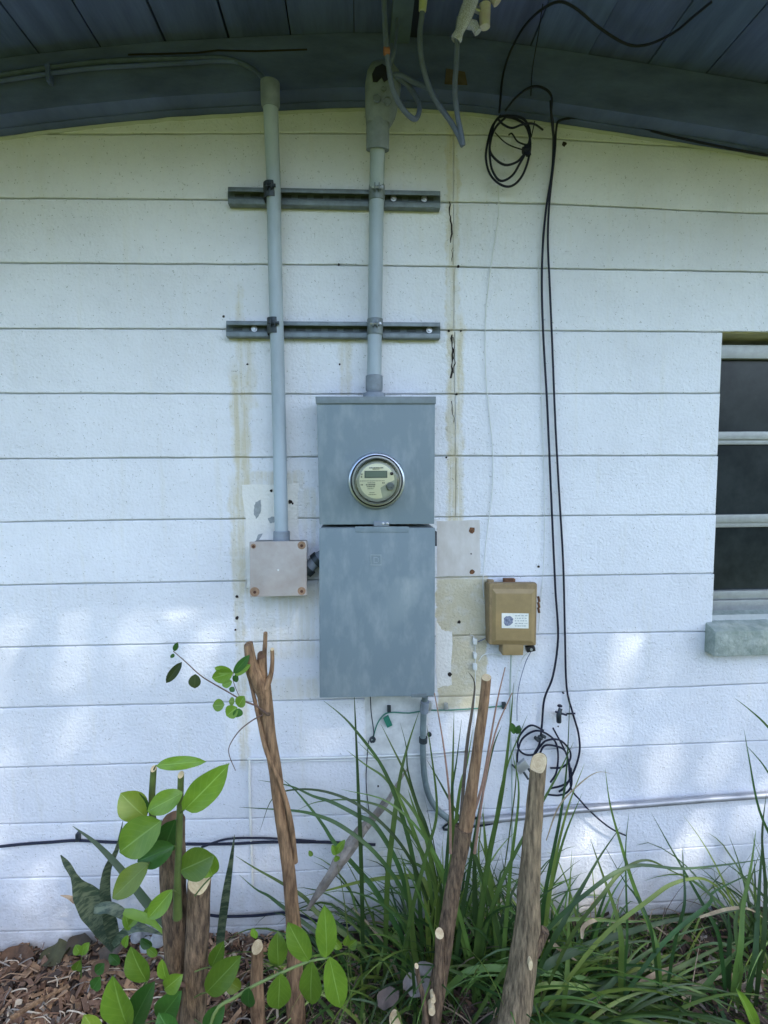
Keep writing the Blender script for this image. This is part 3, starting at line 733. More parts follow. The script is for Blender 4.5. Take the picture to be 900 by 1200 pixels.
mb = MB(); mb.lathe(mc + Vector((17.4 * s, -.0308, 8.6 * s)), AX, [(2.1 * s, 0), (2.1 * s, .002)], 12); mb.build('optical_port', m_hole, meter)
mb = MB(); mb.lathe(mc + Vector((15.6 * s, -.030, -6.2 * s)), AX, [(4.6 * s, 0), (4.8 * s, .006), (4.4 * s, .010), (3.2 * s, .0105), (3.2 * s, .008)], 20)
mb.box((mc.x + 12.4 * s, mc.y - .042, mc.z - 7.0 * s), (mc.x + 18.8 * s, mc.y - .037, mc.z - 5.6 * s)); mb.build('reset_knob', mat('knob plastic', (0.16, 0.18, 0.19), .35), meter, smooth=True)
# thin clear cover
gm = bpy.data.materials.new('clear cover'); t_, N, L, b = nodes(gm); N.remove(b)
fr = N.new('ShaderNodeFresnel'); fr.inputs[0].default_value = 1.45; tr = N.new('ShaderNodeBsdfTransparent'); tr.inputs[0].default_value = (.93, .94, .90, 1)
gl = N.new('ShaderNodeBsdfGlossy'); gl.inputs['Roughness'].default_value = .06; ms = N.new('ShaderNodeMixShader')
L.new(fr.outputs[0], ms.inputs[0]); L.new(tr.outputs[0], ms.inputs[1]); L.new(gl.outputs[0], ms.inputs[2]); L.new(ms.outputs[0], N['Material Output'].inputs[0])
mb = MB(); mb.lathe(mc, AX, [(27.3 * s, .023), (26.6 * s, .052), (25.0 * s, .060), (21.5 * s, .064), (14 * s, .0655), (5 * s, .066)], 48); mb.build('glass_cover', gm, meter, smooth=True)

# ------------------------------------------------------------------ junction box + nipple to the cabinet
jb = thing('junction_box', 'square grey plastic junction box with four rusty corner screws under the long conduit', 'junction box', at(325, 700, 0))
mb = MB(); slab(mb, [(294.5, 636.5), (357, 636.5), (357, 697), (295, 697)], 0.083, 0.002); mb.build('box_body', m_jb2, jb, bevel=0.004)
mb = MB(); slab(mb, [(292, 635), (359.5, 634), (359.5, 698), (293, 700)], 0.094, 0.0835); cov = mb.build('cover', m_jb, jb, bevel=0.003)
for (x, y, r) in ((297, 640.5, 3.5), (353.5, 639.5, 5.5), (298.5, 694, 6.5), (353.5, 693, 5.5)):
    mb = MB(); mb.lathe(at(x, y - .5, .0935), AX, [(r * s * .9, 0), (r * s * .9, .0008), (r * s * .5, .0012)], 14); mb.build('rust_stain', m_rust2, cov)
    mb = MB(); mb.lathe(at(x, y, .0945), AX, [(1.9 * s, 0), (1.8 * s, .0012), (.6 * s, .0008)], 10); mb.build('screw', mat('rusty screw', (0.07, 0.03, 0.018), .9), cov)
disc('center_mark', 326, 668, .094, 1.1, m_white, cov, th=.0006)
t = thing('conduit_nipple', 'short dark grey elbow fitting joining the junction box to the cabinet side', 'pipe fitting', at(368, 680, 0.03))
mb = MB(); mb.tube(spline(P([(352, 672, .045), (362, 665, .045), (372, 655, .045), (380, 650, .045)]), 4), 0.020, 14); mb.build('elbow', m_hub, t, smooth=True)
mb = MB(); mb.tube(P([(358, 669, .045), (363, 664.5, .045)]), 0.026, 14); mb.tube(P([(369, 658, .045), (374, 654, .045)]), 0.026, 14); mb.build('lock_nut', m_darkst, t, smooth=True)

# ------------------------------------------------------------------ telephone interface box
tb = thing('telephone_box', 'small tan plastic telephone interface box with a white sticker, right of the meter cabinet', 'utility box', at(600, 768, 0))
mb = MB(); slab(mb, [(570.5, 684), (629, 684), (628, 754), (571.5, 754)], 0.035, 0.002); mb.build('base', m_tan, tb, bevel=0.004)
mb = MB(); slab(mb, [(573, 683.5), (630, 683.5), (628.5, 757), (573, 756)], 0.060, 0.0355); cv = mb.build('cover', m_tan, tb, bevel=0.007, seg=3)
mb = MB()     # chamfered raised centre panel
o_ = [at(x, y, .0595) for x, y in ((576.5, 689.5), (627.5, 690), (626.5, 755), (576.5, 754.5))]; i_ = [at(x, y, .068) for x, y in ((581, 695.5), (623.5, 695.5), (622.5, 751), (581, 750.5))]
i_ = [Vector((p.x, p.y, p.z)) for p in i_]
mb.add(o_ + i_, [(4, 7, 6, 5), (0, 4, 5, 1), (1, 5, 6, 2), (2, 6, 7, 3), (3, 7, 4, 0)][::1]); mb.build('raised_panel', m_tan2, cv, bevel=0.0012)
mb = MB(); slab(mb, [(589, 753), (614, 753), (613, 768), (589, 768)], 0.058, 0.01); mb.build('cable_entry', m_tan2, tb, bevel=0.002)
mb = MB(); slab(mb, [(588, 718.5), (619.5, 719), (619.5, 736.5), (588, 736)], 0.0688, 0.0678); stk = mb.build('sticker', m_sticker, cv)
mb = MB(); c = at(596, 727.5, .0688)
pts = [c + Vector((math.cos(2 * math.pi * i / 14) * random.uniform(5, 7) * s, 0, math.sin(2 * math.pi * i / 14) * random.uniform(5.5, 8) * s)) for i in range(14)]
mb.add([p + Vector((0, -.0006, 0)) for p in pts] + pts, [tuple(range(13, -1, -1))] + [(i, (i + 1) % 14, (i + 1) % 14 + 14, i + 14) for i in range(14)]); mb.build('printed_picture', m_ink, stk)
mb = MB()
for r_ in range(5):
    x = 603.5
    while x < 617:
        ww = random.uniform(1, 3); y = 721 + r_ * 3
        slab(mb, [(x, y), (min(x + ww, 618), y), (min(x + ww, 618), y + 1.1), (x, y + 1.1)], .0692, .0686); x += ww + random.uniform(.6, 1.6)
mb.build('printed_text', m_inkg, stk)
mb = MB()
for y in (702, 709, 715): mb.tube(P([(630.5, y - 3, .045), (632, y + 3, .045)]), .004, 8)
mb.build('side_screws', m_rust, tb, smooth=True)
mb = MB(); slab(mb, [(591, 678.5), (604, 678.5), (604, 684), (591, 684)], 0.03, 0.01); mb.build('top_bracket', m_rust, tb, bevel=.001)
mb = MB(); slab(mb, [(572, 680), (579, 680), (579, 685), (572, 685)], 0.03, 0.01); mb.build('top_latch', m_tan, tb, bevel=.001)
t = thing('cable_fitting', 'small black fitting hanging off the lower right corner of the tan box', 'fitting', at(622, 765, .03))
mb = MB(); slab(mb, [(617, 759), (627, 757.5), (628, 763), (618, 765)], 0.05, 0.03); mb.build('plug', mat('black plastic', (.012, .012, .015), .4), t, bevel=.002)
mb = MB(); mb.lathe(at(622.5, 761, .05), AX, [(.0045, 0), (.0045, .003)], 8); mb.build('screw', m_bright, t)
cable('drop_wire', [(619, 764, .035), (612, 772), (606, 790), (603, 815), (604, 830)], .0012, m_white, None, 'pale wire pair falling from the black fitting under the tan box', 'wire', out=.01)
cable('drop_wire', [(622, 764, .035), (616, 776), (609, 800), (606, 822), (606, 845)], .0012, m_svc, None, 'darker thin wire beside the pale one under the tan box', 'wire', out=.014)
cable('drop_wire', [(599, 767, .03), (598, 800), (598, 850), (600, 920), (600, 1000)], .0028, mat('pale green jacket', (.35, .42, .38), .6), None, 'pale green jacketed cable dropping straight from the base of the tan box', 'cable', out=.012)

# ------------------------------------------------------------------ wires on the wall
cable('loose_wire', [(583, 212, .012), (584.5, 250), (577, 300), (569.5, 365), (569, 430), (573, 480), (577.5, 530), (576.5, 580), (570, 630), (566, 680), (567, 700)], .0016, m_white, None, 'thin white wire wandering down from the looped coil to the tan box', 'wire', out=.006)
cable('loose_wire', [(631, 305), (633, 420), (637, 540), (638, 610), (637, 660), (634, 700), (631, 740)], .0012, m_white, None, 'faint pale wire beside the two black cables down to the tan box edge', 'wire', out=.006)
cable('white_conduit_line', [(290, 889.5), (340, 889), (400, 887.5), (470, 885), (520, 881), (560, 878)], .0035, m_white, None, 'pair of thin white lines along the wall behind the strap leaves, upper one', 'wire', out=.010, group='thin white lines low on the wall')
cable('white_conduit_line', [(292, 893), (370, 891.5), (440, 890), (510, 886), (560, 882)], .002, m_white, None, 'thin white line along the wall behind the strap leaves, the finer lower one', 'wire', out=.008, group='thin white lines low on the wall')
cable('painted_conduit', [(292, 888), (292.5, 930), (294, 980), (296, 1040)], .0045, m_patch, None, 'thin white painted tube going straight down behind the forked brown stick', 'pipe', out=.006, seg=3)
t = thing('telephone_junction', 'little white wire clips in a row left of the tan box', 'wire clip', at(557, 790, 0))
for y, k in ((752, 2.6), (769, 2), (782, 2.6)):
    mb = MB(); slab(mb, [(557 - k, y - 4), (557 + k, y - 3), (557 + k * .8, y + 4), (557 - k, y + 3)], .016, .001); mb.build('clip', m_white, t, bevel=.002)
mb = MB(); mb.tube(spline(P([(551, 744), (556, 748), (557, 770), (557, 800), (556, 850), (556, 900)], .006), 4), .0015, 6); mb.build('wire', m_white, t, smooth=True)
mb = MB(); mb.tube(spline(P([(561, 775), (566, 768), (575, 766), (588, 768)], .012), 4), .0015, 6); mb.build('wire', m_white, t, smooth=True)
mb = MB(); mb.tube(spline(P([(560, 752), (565, 750), (569, 748)], .012), 4), .0015, 6); mb.build('wire', m_svc, t, smooth=True)
t = thing('ground_wire', 'green ground wire clipped along the wall under the meter cabinet', 'wire', at(520, 845, 0))
mb = MB(); mb.tube(spline(P([(437, 868), (440, 854), (446, 842), (456, 835), (480, 835.5), (500, 832.5), (530, 832), (560, 830), (592, 827)], .008), 4), .0022, 6); mb.build('wire', m_green, t, smooth=True)
mb = MB(); slab(mb, [(449, 842), (455, 838), (460, 850), (454, 853)], .010, .006); mb.build('green_tag', m_green, t)
for x, y in ((456, 831), (503, 829), (523, 828), (591, 827)):
    mb = MB(); slab(mb, [(x - 2.2, y - 3), (x + 2.2, y - 3), (x + 2.2, y + 4), (x - 2.2, y + 4)], .013, .001); mb.build('clip', m_darkst if x == 456 or x == 591 else m_bright, t, bevel=.001)
t = thing('hanging_wire', 'thin dark wire with a round knot hanging from the cabinet bottom', 'wire', at(433, 960, 0))
mb = MB(); mb.tube(spline(P([(434, 816, .02), (435, 835), (438, 858), (436, 866)], .012), 4), .0018, 6); mb.tube(spline(P([(432, 868), (430, 890), (429, 915), (431, 940), (434, 958)], .012), 4), .0018, 6); mb.build('wire', m_black, t, smooth=True)
mb = MB(); c = at(436.5, 866.5, .014)
mb.tube([c + Vector((math.cos(a * math.pi / 6) * .008, -.002 * (a % 3), math.sin(a * math.pi / 6) * .008)) for a in range(15)], .004, 6); mb.build('knot', m_darkst, t, smooth=True)
t = thing('flexible_conduit', 'grey flexible conduit leaving the cabinet bottom and curving right into the leaves', 'conduit', at(500, 965, 0))
mb = MB(); mb.tube(spline(P([(498, 816, .04), (496.5, 835, .025), (495.5, 870, .02), (497, 905, .02), (502, 930, .02), (512, 948, .02), (526, 960, .02)]), 5), .0105, 12); mb.build('tube', mat('grey flex', (0.16, 0.21, 0.22), .5, var=.3, vscale=30), t, smooth=True)
mb = MB(); mb.tube(P([(496, 870, .02), (496, 864, .02)]), .0145, 12); mb.lathe(at(503, 860, .012), AX, [(.008, 0), (.008, .006)], 10); mb.build('strap', m_darkst, t, smooth=True)
mb = MB(); mb.tube(P([(498, 822, .04), (497, 834, .03)]), .015, 12); mb.build('connector', m_hub, t, smooth=True)
mb = MB(); slab(mb, [(500, 824), (506, 824), (506, 832), (500, 832)], .04, .02); mb.build('clamp_ear', m_bright, t, bevel=.001)

# black telephone/coax cables
cable('coax_cable', [(645, 118, .1), (646, 133, .093), (648, 145, .06), (648.5, 170), (647, 200), (640, 245), (636, 290), (635, 340), (637, 400), (641, 470), (645, 560), (648.5, 640), (651, 693), (654, 747), (648, 792), (638, 819), (635, 850), (632, 872), (626, 884), (622, 900)], .0036, m_black, None,
      'left black cable of the long hanging pair, bending left below the tan box', 'cable', out=.016, n=8)
cable('coax_cable', [(899, 182, .02), (850, 173, .03), (789, 160, .03), (733, 146, .03), (680, 139, .03), (657, 141, .03), (652, 150, .03), (650, 180), (644, 235), (642, 280), (644, 330), (647, 400), (651, 500), (656, 590), (660, 660), (662, 740), (664, 805), (671, 835), (678, 860), (679, 882), (672, 905), (662, 922), (655, 928)], .0036, m_black, None,
      'right black cable of the long pair, arriving along the eave from the right', 'cable', out=.013, n=8)
cable('coax_cable', [(648, 853, .02), (664, 885, .03), (668, 915, .03), (670, 926, .03), (680, 938, .03), (689, 948, .03), (703, 961, .03), (718, 972, .03), (733, 979, .03)], .003, m_black, None, 'black cable tail slanting down right from the lower coil across the metal pipe', 'cable', out=.02, n=8)
def coil(pxs, r, mt, parent, out0=.02):
    mb = MB(); mb.tube(spline(P(pxs, out0), 5), r, 8); return mb.build('loop', mt, parent, smooth=True)
t = thing('cable_coil', 'lower coil of black cable hanging on the wall behind the pale cut stump', 'cable', at(640, 925, 0))
coil([(637, 856, .02), (622, 850, .025), (609, 862, .03), (607, 876, .03), (615, 884, .02), (626, 884, .02), (632, 876, .03), (640, 868, .03), (655, 867, .03), (667, 878, .02), (668, 890, .02), (659, 899, .02), (645, 900, .02)], .0034, m_black, t)
coil([(606, 893, .02), (607, 880, .025), (612, 866, .025), (625, 857, .03), (637, 858, .03), (650, 868, .03), (654, 884, .02), (652, 905, .02), (645, 917, .02)], .0034, m_black, t)
coil([(632, 884, .03), (638, 874, .03), (650, 874, .03), (662, 880, .03), (668, 900, .03), (669, 912, .03), (660, 920, .03), (645, 924, .02)], .0034, m_black, t)
coil([(640, 931, .02), (655, 932, .03), (665, 928, .03), (670, 918, .03), (669, 900, .03)], .0034, m_black, t)
mb = MB()
for d in range(3): mb.tube(P([(627 + d * 4, 864 - d, .03), (631 + d * 4, 868 - d * 2, .03)]), .006, 8)
mb.build('staple', m_darkst, t, smooth=True)
t = thing('cable_splitter', 'shiny metal cable splitter tilted beside the lower coil', 'splitter', at(612, 905, 0))
mb = MB(); slab(mb, [(604, 900), (615, 890), (621, 899), (610, 908)], .035, .022); mb.build('body', m_bright, t, bevel=.002)
mb = MB(); mb.tube(P([(613, 904, .028), (619, 913, .028)]), .004, 8); mb.build('connector', m_darkst, t, smooth=True)
mb = MB(); mb.tube(P([(618, 899, .028), (624, 908, .028)]), .004, 8); mb.build('connector', m_darkst, t, smooth=True)
mb = MB(); mb.tube(P([(604, 900, .028), (600, 896, .028)]), .003, 8); mb.build('connector', m_darkst, t, smooth=True)
t = thing('cable_coil', 'upper coil of black cable looped on a hook under the eave', 'cable', at(596, 218, 0))
z2 = lambda l: [(560 + x * .1333, 90 + y * .1333) for x, y in l]
coil([(649, 165, .03), (646, 135, .09), (646, 112, .105), (634, 102, .11), (620, 103, .11), (604, 115, .11), (592, 130, .10)], .0034, m_black, t, .1)
coil([(636, 152, .03), (625, 145, .09), (612, 146, .10), (600, 150, .10), (590, 146, .10), (584, 140, .10)], .003, m_black, t, .1)
coil(z2([(200, 340), (130, 430), (90, 560), (70, 700), (95, 830), (160, 920), (250, 965), (330, 940), (400, 850), (450, 700), (460, 560), (420, 430), (330, 370), (240, 350)]), .0036, m_black, t, .04)
coil(z2([(240, 360), (160, 440), (110, 560), (105, 700), (130, 830), (200, 915), (300, 870), (370, 760), (430, 640), (460, 500), (420, 390), (340, 350), (200, 350), (140, 420), (120, 520), (105, 640), (150, 720), (240, 775), (340, 750), (400, 690)]), .0036, m_black, t, .045)
coil(z2([(150, 490), (230, 570), (300, 610), (390, 640)]), .0018, m_black, t, .04)
coil(z2([(270, 510), (300, 500), (340, 560), (380, 585), (430, 600)]), .0025, m_black, t, .05)
coil(z2([(500, 390), (485, 460), (470, 530)]), .0016, m_black, t, .04)
mb = MB(); mb.tube(P(z2([(395, 650), (450, 640)]), .045), .011, 8); mb.tube(P(z2([(430, 600), (445, 690)]), .045), .009, 8); mb.build('tape_wrap', m_black, t, smooth=True)
cable('eave_cable', UE([(585, 132), (590, 85), (603, 50), (622, 22), (650, 3), (672, 8), (703, 33), (735, 52), (760, 52), (790, 38), (812, 20), (834, 2)], .02), .0034, m_black, None, 'slack black cable drooping under the eave planks on the right', 'cable', n=6)
cable('eave_cable', UE([(622, 112), (624, 80), (630, 45), (636, 5)], .02), .0016, m_black, None, 'thin dark wire rising from the upper coil up the eave board', 'wire', n=6)

# low black cables and metal pipe
cable('ground_cable', [(0, 992), (30, 989), (60, 987), (90, 985), (130, 987), (200, 989), (270, 989), (310, 987), (380, 987), (440, 990)], .0045, m_black, None, 'black cable stapled low along the wall at left', 'cable', out=.010)
cable('ground_cable', [(236, 993), (262, 984), (290, 982), (330, 983), (370, 986)], .0035, m_black, None, 'second black cable bowing over the stapled one behind the forked stick', 'cable', out=.02)
cable('ground_cable', [(243, 1072), (262, 1074), (300, 1073), (340, 1070), (375, 1080), (410, 1085)], .0045, m_black, None, 'black cable lowest on the wall near the mulch', 'cable', out=.02)
cable('ground_cable', [(590, 962), (560, 968), (520, 972), (540, 960), (612, 958)], .004, m_black, None, 'black cable low behind the strap leaves left of the pipe', 'cable', out=.012)
for x, y in ((90, 982),):
    mb = MB(); slab(mb, [(x - 2, y - 4), (x + 2, y - 4), (x + 2, y + 5), (x - 2, y + 5)], .018, .001); tag(mb.build('cable_clip', m_darkst, bevel=.001), 'tiny dark clip holding the low black cable at left', 'clip')
t = thing('metal_pipe', 'shiny metal conduit running low along the wall at right', 'pipe', at(760, 955, 0))
mb = MB(); mb.tube(spline(P([(560, 962), (612, 957), (666, 950), (760, 942), (900, 931.5), (1300, 905)], .022), 3), .0112, 14); mb.build('pipe', mat('galvanised pipe', (0.42, 0.43, 0.46), .48, metal=.6, var=.25, vscale=14), t, smooth=True)
mb = MB(); mb.tube(P([(662, 950.5, .022), (671, 949.7, .022)]), .0135, 14); mb.build('coupling', mat('galvanised coupling', (0.42, 0.43, 0.44), .4, metal=.8), t, smooth=True)
t = thing('hose_tap', 'small black tap fixture on the wall right of the black cables', 'tap', at(657, 850, 0))
mb = MB(); mb.tube(P([(657, 836, 0), (657, 836, .04)]), .006, 10); mb.tube(spline(P([(657, 830, .04), (655, 837, .045), (655, 846, .04)]), 4), [.007] * 4 + [.0085] * 5, 10); mb.build('spout', m_darkst, t, smooth=True)
mb = MB(); mb.tube(P([(651, 834, .045), (664, 838, .045)]), .0035, 8); mb.lathe(at(656, 828, .045), (0, 0, 1), [(.008, 0), (.009, .003), (.006, .006)], 10, cap0=True); mb.tube(P([(664, 836.5, .03), (674, 836, .03)]), .003, 8); mb.build('handle', m_black, t, smooth=True)

# old painted cable bundle on the rafter board
for k, (dy, r) in enumerate(((0, .007), (7, .006))):
    cable('eave_conduit', [(-60, 96 + dy, BT + .01), (0, 88 + dy, BT + .01), (60, 79 + dy, BT + .01), (110, 73 + dy, BT + .01), (160, 70 + dy, BT + .01), (215, 69 + dy * .7, BT + .01), (258, 68 + dy * .5, BT + .01), (283, 74, BT + .012), (299, 83, BT + .02), (308, 92, .12), (314, 101, .122)], r, m_beamp if k else mat('painted flex', (0.085, 0.12, 0.22), .7, var=.3, vscale=30), None,
          ('upper' if not k else 'lower') + ' painted cable along the eave board, bending into the long conduit', 'cable', out=BT, n=8)
mb = MB(); slab(mb, [(52, 74), (57, 74), (58, 95), (54, 95)], BT + .022, BT); tag(mb.build('cable_strap', m_beamp, bevel=.001), 'painted strap over the eave cables at far left', 'strap')
crk = [(x, y) for x, y in ((150, 64), (230, 62), (255, 59), (300, 60), (360, 58))]
mb = MB(); vs = []
for (x, y) in crk: vs += [at(x, y - 1.2, BT + .0015), at(x, y + 1.2, BT + .0015)]
mb.add(vs, [(i, i + 1, i + 3, i + 2) for i in range(0, len(vs) - 2, 2)]); mb.build('board_crack', m_hole, rafter)

# ------------------------------------------------------------------ service drop
sv = thing('service_drop', 'thick grey service cables looping out of the weatherhead with clear splice covers', 'cable', at(500, 170, .2))
def sc_cable(pts, r=.0072):
    mb = MB(); mb.tube(spline(P(pts), 6), r, 10); mb.build('cable', m_svc, sv, smooth=True)
sc_cable([(449, -40, .30), (450, 0, .28), (452, 45, .26), (455, 75, .24), (460, 103, .22), (471, 126, .2), (484, 139, .19), (490, 135, .18), (491, 122, .17), (482, 105, .15), (468, 92, .16), (452, 88, .14)])
sc_cable([(494, -20, .30), (495, 12, .28), (492, 40, .26), (494, 70, .24), (502, 100, .21), (512, 120, .2), (527, 141, .2), (537, 158, .2), (542, 170, .2), (541, 160, .205), (536, 135, .21), (533, 105, .23), (535, 70, .25), (536, 42, .27), (538, 20, .28)])
sc_cable([(504, 104, .2), (485, 96, .17), (468, 88, .17), (454, 90, .14)])
sc_cable([(467, -30, .2), (466, 20, .17), (462, 60, .18), (455, 84, .15)], .005)
mb = MB(); mb.tube(P([(495, 13, .283), (496.5, -6, .29)]), [.0095, .011], 12); mb.build('splice', mat('cream splice', (0.50, 0.52, 0.30), .4), sv, smooth=True)
clr = bpy.data.materials.new('cloudy clear plastic'); t_, N, L, b = nodes(clr)
b.inputs['Base Color'].default_value = (.70, .71, .97, 1); b.inputs['Roughness'].default_value = .18; b.inputs['Coat Weight'].default_value = .5
nn = N.new('ShaderNodeTexNoise'); nn.inputs['Scale'].default_value = 45; mr_ = N.new('ShaderNodeMapRange'); mr_.inputs[1].default_value = .35; mr_.inputs[2].default_value = .65; mr_.inputs[3].default_value = .1; mr_.inputs[4].default_value = .55
L.new(nn.outputs[0], mr_.inputs[0]); tr = N.new('ShaderNodeBsdfTransparent'); ms = N.new('ShaderNodeMixShader'); L.new(mr_.outputs[0], ms.inputs[0]); L.new(b.outputs[0], ms.inputs[1]); L.new(tr.outputs[0], ms.inputs[2]); L.new(ms.outputs[0], N['Material Output'].inputs[0])
mb = MB()
mb.tube(spline(P([(534, 48, .275), (538, 38, .28), (544, 22, .285), (552, 0, .29), (556, -20, .3)]), 3), [.013, .0155, .014, .012, .013, .016, .018, .019, .019, .02, .019, .018, .017], 14, caps=False)
mb.tube(P([(548, 28, .27), (556, 30, .27), (560, 38, .27)]), [.012, .012, .010], 10)
spl = mb.build('splice_cover', clr, sv, smooth=True)
mb = MB(); mb.tube(P([(568, 6, .27), (568, 32, .265)]), [.016, .014], 14); mb.tube(P([(574, -12, .27), (583, 3, .27)]), [.013, .012], 14); mb.build('end_cap', mat('cloudy cap', (0.62, 0.52, 0.56), .2, coat=.5, col2=(.72, .70, .68), vscale=40), spl, smooth=True)
mb = MB(); mb.tube(P([(541, 30, .281), (552, -2, .29)]), .008, 10); mb.tube(P([(556, 10, .27), (570, 16, .268)]), .008, 10); mb.build('splice_core', mat('metal connector', (0.45, .45, .47), .3, metal=.8), spl, smooth=True)
mb = MB(); mb.tube(P([(450, 60, .253), (456, 60, .251)]), .0095, 8); mb.build('tape_band', mat('orange tape', (0.30, 0.12, 0.06), .6), sv, smooth=True)

# ------------------------------------------------------------------ plants: builders
def leaf(mb, base, tip, width, nrm, cup=.18, curl=.1, shape=0, wave=.0, n=8, m=0):
    """grid leaf, obovate outline, folded about the midrib"""
    base = Vector(base); tip = Vector(tip); ax = tip - base; L_ = ax.length; d = ax.normalized()
    nrm = Vector(nrm); nrm = (nrm - d * nrm.dot(d)).normalized(); sd_ = d.cross(nrm)
    vs = []; o = len(mb.v); ph = random.uniform(0, 6)
    width *= 1.12 if shape == 0 else 1
    for i in range(n + 1):
        t = i / n
        if shape == 0: wd = math.sin(math.pi * min(1, t ** 1.05)) ** (.52 if t < .6 else .72)          # broad oval
        elif shape == 1: wd = math.sin(math.pi * t ** .9) ** .9                   # lance
        else: wd = math.sin(math.pi * t) ** .5
        wd = max(wd, 0.03)
        if i == 0: wd = .06
        if i == n: wd = .02
        c = base + ax * t + nrm * (-curl * L_ * (t * t) + curl * L_ * t * .6)
        for j in range(5):
            u = (j - 2) / 2
            wv = wave * L_ * math.sin(t * 9 + ph + u * 2) * abs(u)
            vs.append(c + sd_ * (u * wd * width / 2) + nrm * (cup * abs(u) ** 1.3 * wd * width / 2 + wv))
            mb.uv[o + i * 5 + j] = ((u + 1) / 2, t)
    fs = [(i * 5 + j, i * 5 + j + 1, i * 5 + j + 6, i * 5 + j + 5) for i in range(n) for j in range(4)]
    mb.add(vs, fs, m)
def pleaf(parent, bx, by, tx, ty, wpx, out, m=None, dout=.0, tilt=(0, 0), shape=0, stem=None, name='leaf', cup=None):
    a = at(bx, by, out); b = at(tx, ty, out + dout)
    nv = Vector((tilt[0] + random.uniform(-.25, .25), -1, .55 + tilt[1] + random.uniform(-.2, .2)))
    mb = MB(); leaf(mb, a, b, wpx * pxm(out), nv, cup if cup is not None else random.uniform(.2, .55), random.uniform(.06, .26), shape, wave=random.uniform(.012, .035), n=10)
    return mb.build(name, m or m_leaf, parent, smooth=True, auto=180)
def ribbon(mb, pts, width, face=None, m=0, fold=.25, tw=0.0, prof=None):
    k = len(pts); vs = []
    for i, p in enumerate(pts):
        a = pts[max(0, i - 1)]; b = pts[min(k - 1, i + 1)]; T = (b - a).normalized()
        t = i / (k - 1)
        f = Vector(face) if face is not None else (Vector((0, -DIST, CAMZ)) - p).normalized()
        if tw: f = Matrix.Rotation(tw * t, 3, T) @ f
        sd_ = T.cross(f)
        if sd_.length < 1e-4: sd_ = Vector((1, 0, 0))
        sd_.normalize(); nn_ = sd_.cross(T)
        wd = width / 2 * (min(1, .6 + t * 3) * min(1, (1 - t) * 1.7 + .02) ** .8 if prof is None else prof(t))
        vs += [p - sd_ * wd, p - nn_ * (wd * fold), p + sd_ * wd]
    mb.add(vs, [f for i in range(k - 1) for f in ((3 * i, 3 * i + 1, 3 * i + 4, 3 * i + 3), (3 * i + 1, 3 * i + 2, 3 * i + 5, 3 * i + 4))], m)
def stem_obj(name, pts, rs, m, parent, seed=0, lump=.12, n=14, seg=6, cutn=None, cutm=None, cut_name='cut_face'):
    sp = spline(pts, seg); k = len(sp)
    rr = [float(np.interp(i / (k - 1) * (len(rs) - 1), range(len(rs)), rs)) for i in range(k)]
    mb = MB()
    cn = Vector(cutn).normalized() if cutn else None
    ring = mb.tube(sp, rr, n, lump=lump, seed=seed, cutn=cn)
    o = mb.build(name, m, parent, smooth=True, auto=50)
    if cn:
        mb = MB(); c = sum(ring, Vector()) / n
        q = [c + (p - c) * .93 + cn * .0012 for p in ring];         q0 = [c + (p - c) * .97 - cn * .001 for p in ring]
        fr_ = [.93, .80, .72, .58, .50, .36, .28, .12]
        RR = [[c + (p - c) * f + cn * (.0012 + .0004 * random.random()) for p in ring] for f in fr_]
        mb.add(q0 + RR[0], [(i, (i + 1) % n, n + (i + 1) % n, n + i) for i in range(n)])
        for k_ in range(7): mb.add(RR[k_] + RR[k_ + 1], [(i, (i + 1) % n, n + (i + 1) % n, n + i) for i in range(n)], k_ % 2 if cutm is None else 0)
        mb.add(RR[7], [tuple(range(n))], 1 if cutm is None else 0)
        cf = mb.build(cut_name, [m_cut, m_cut2] if cutm is None else cutm, o)
    return o
CUTV = (0.05, -.75, .65)

# ------------------------------------------------------------------ shrub at left: two cut trunks with green shoots
OA = .52
sh = thing('cut_shrub', 'cut back shrub at left with two thick brown trunks and large round green leaves', 'shrub', Vector((at(225, 1200, OA).x, -OA, 0)))
p0 = at(234, 1030, OA); pb = at(226, 1200, OA)
stem_obj('trunk', [Vector((pb.x - .01, -OA + .03, -.02)), Vector((pb.x, -OA, .12)), pb, at(231, 1110, OA), p0], [.040, .037, .031, .028, .0265], m_bark, sh, 1, cutn=(0.1, -.62, .78), n=20)
OB = .48
pb2 = at(214, 1200, OB)
stem_obj('trunk', [Vector((pb2.x, -OB + .06, -.02)), pb2, at(208, 1120, OB), at(203, 1040, OB), at(203, 962, OB)], [.045, .037, .031, .031, .027], m_bark, sh, 5, cutn=(0.0, -.3, .9), cutm=mat('old brown cut', (.16, .09, .05), .9, var=.4, vscale=60), n=20)
stem_obj('shoot', P([(188, 1010, .50), (181, 975, .53), (178, 940, .53), (180, 901, .53)]), [.009, .008, .0075, .007], m_gstem, sh, 2, .05, n=10, cutn=(0, -.6, .8))
stem_obj('shoot', P([(208, 1075, .55), (208, 1035, .56), (210, 980, .56), (212, 908, .56)]), [.011, .008, .0075, .007], m_gstem, sh, 3, .05, n=10, cutn=(0, -.6, .8))
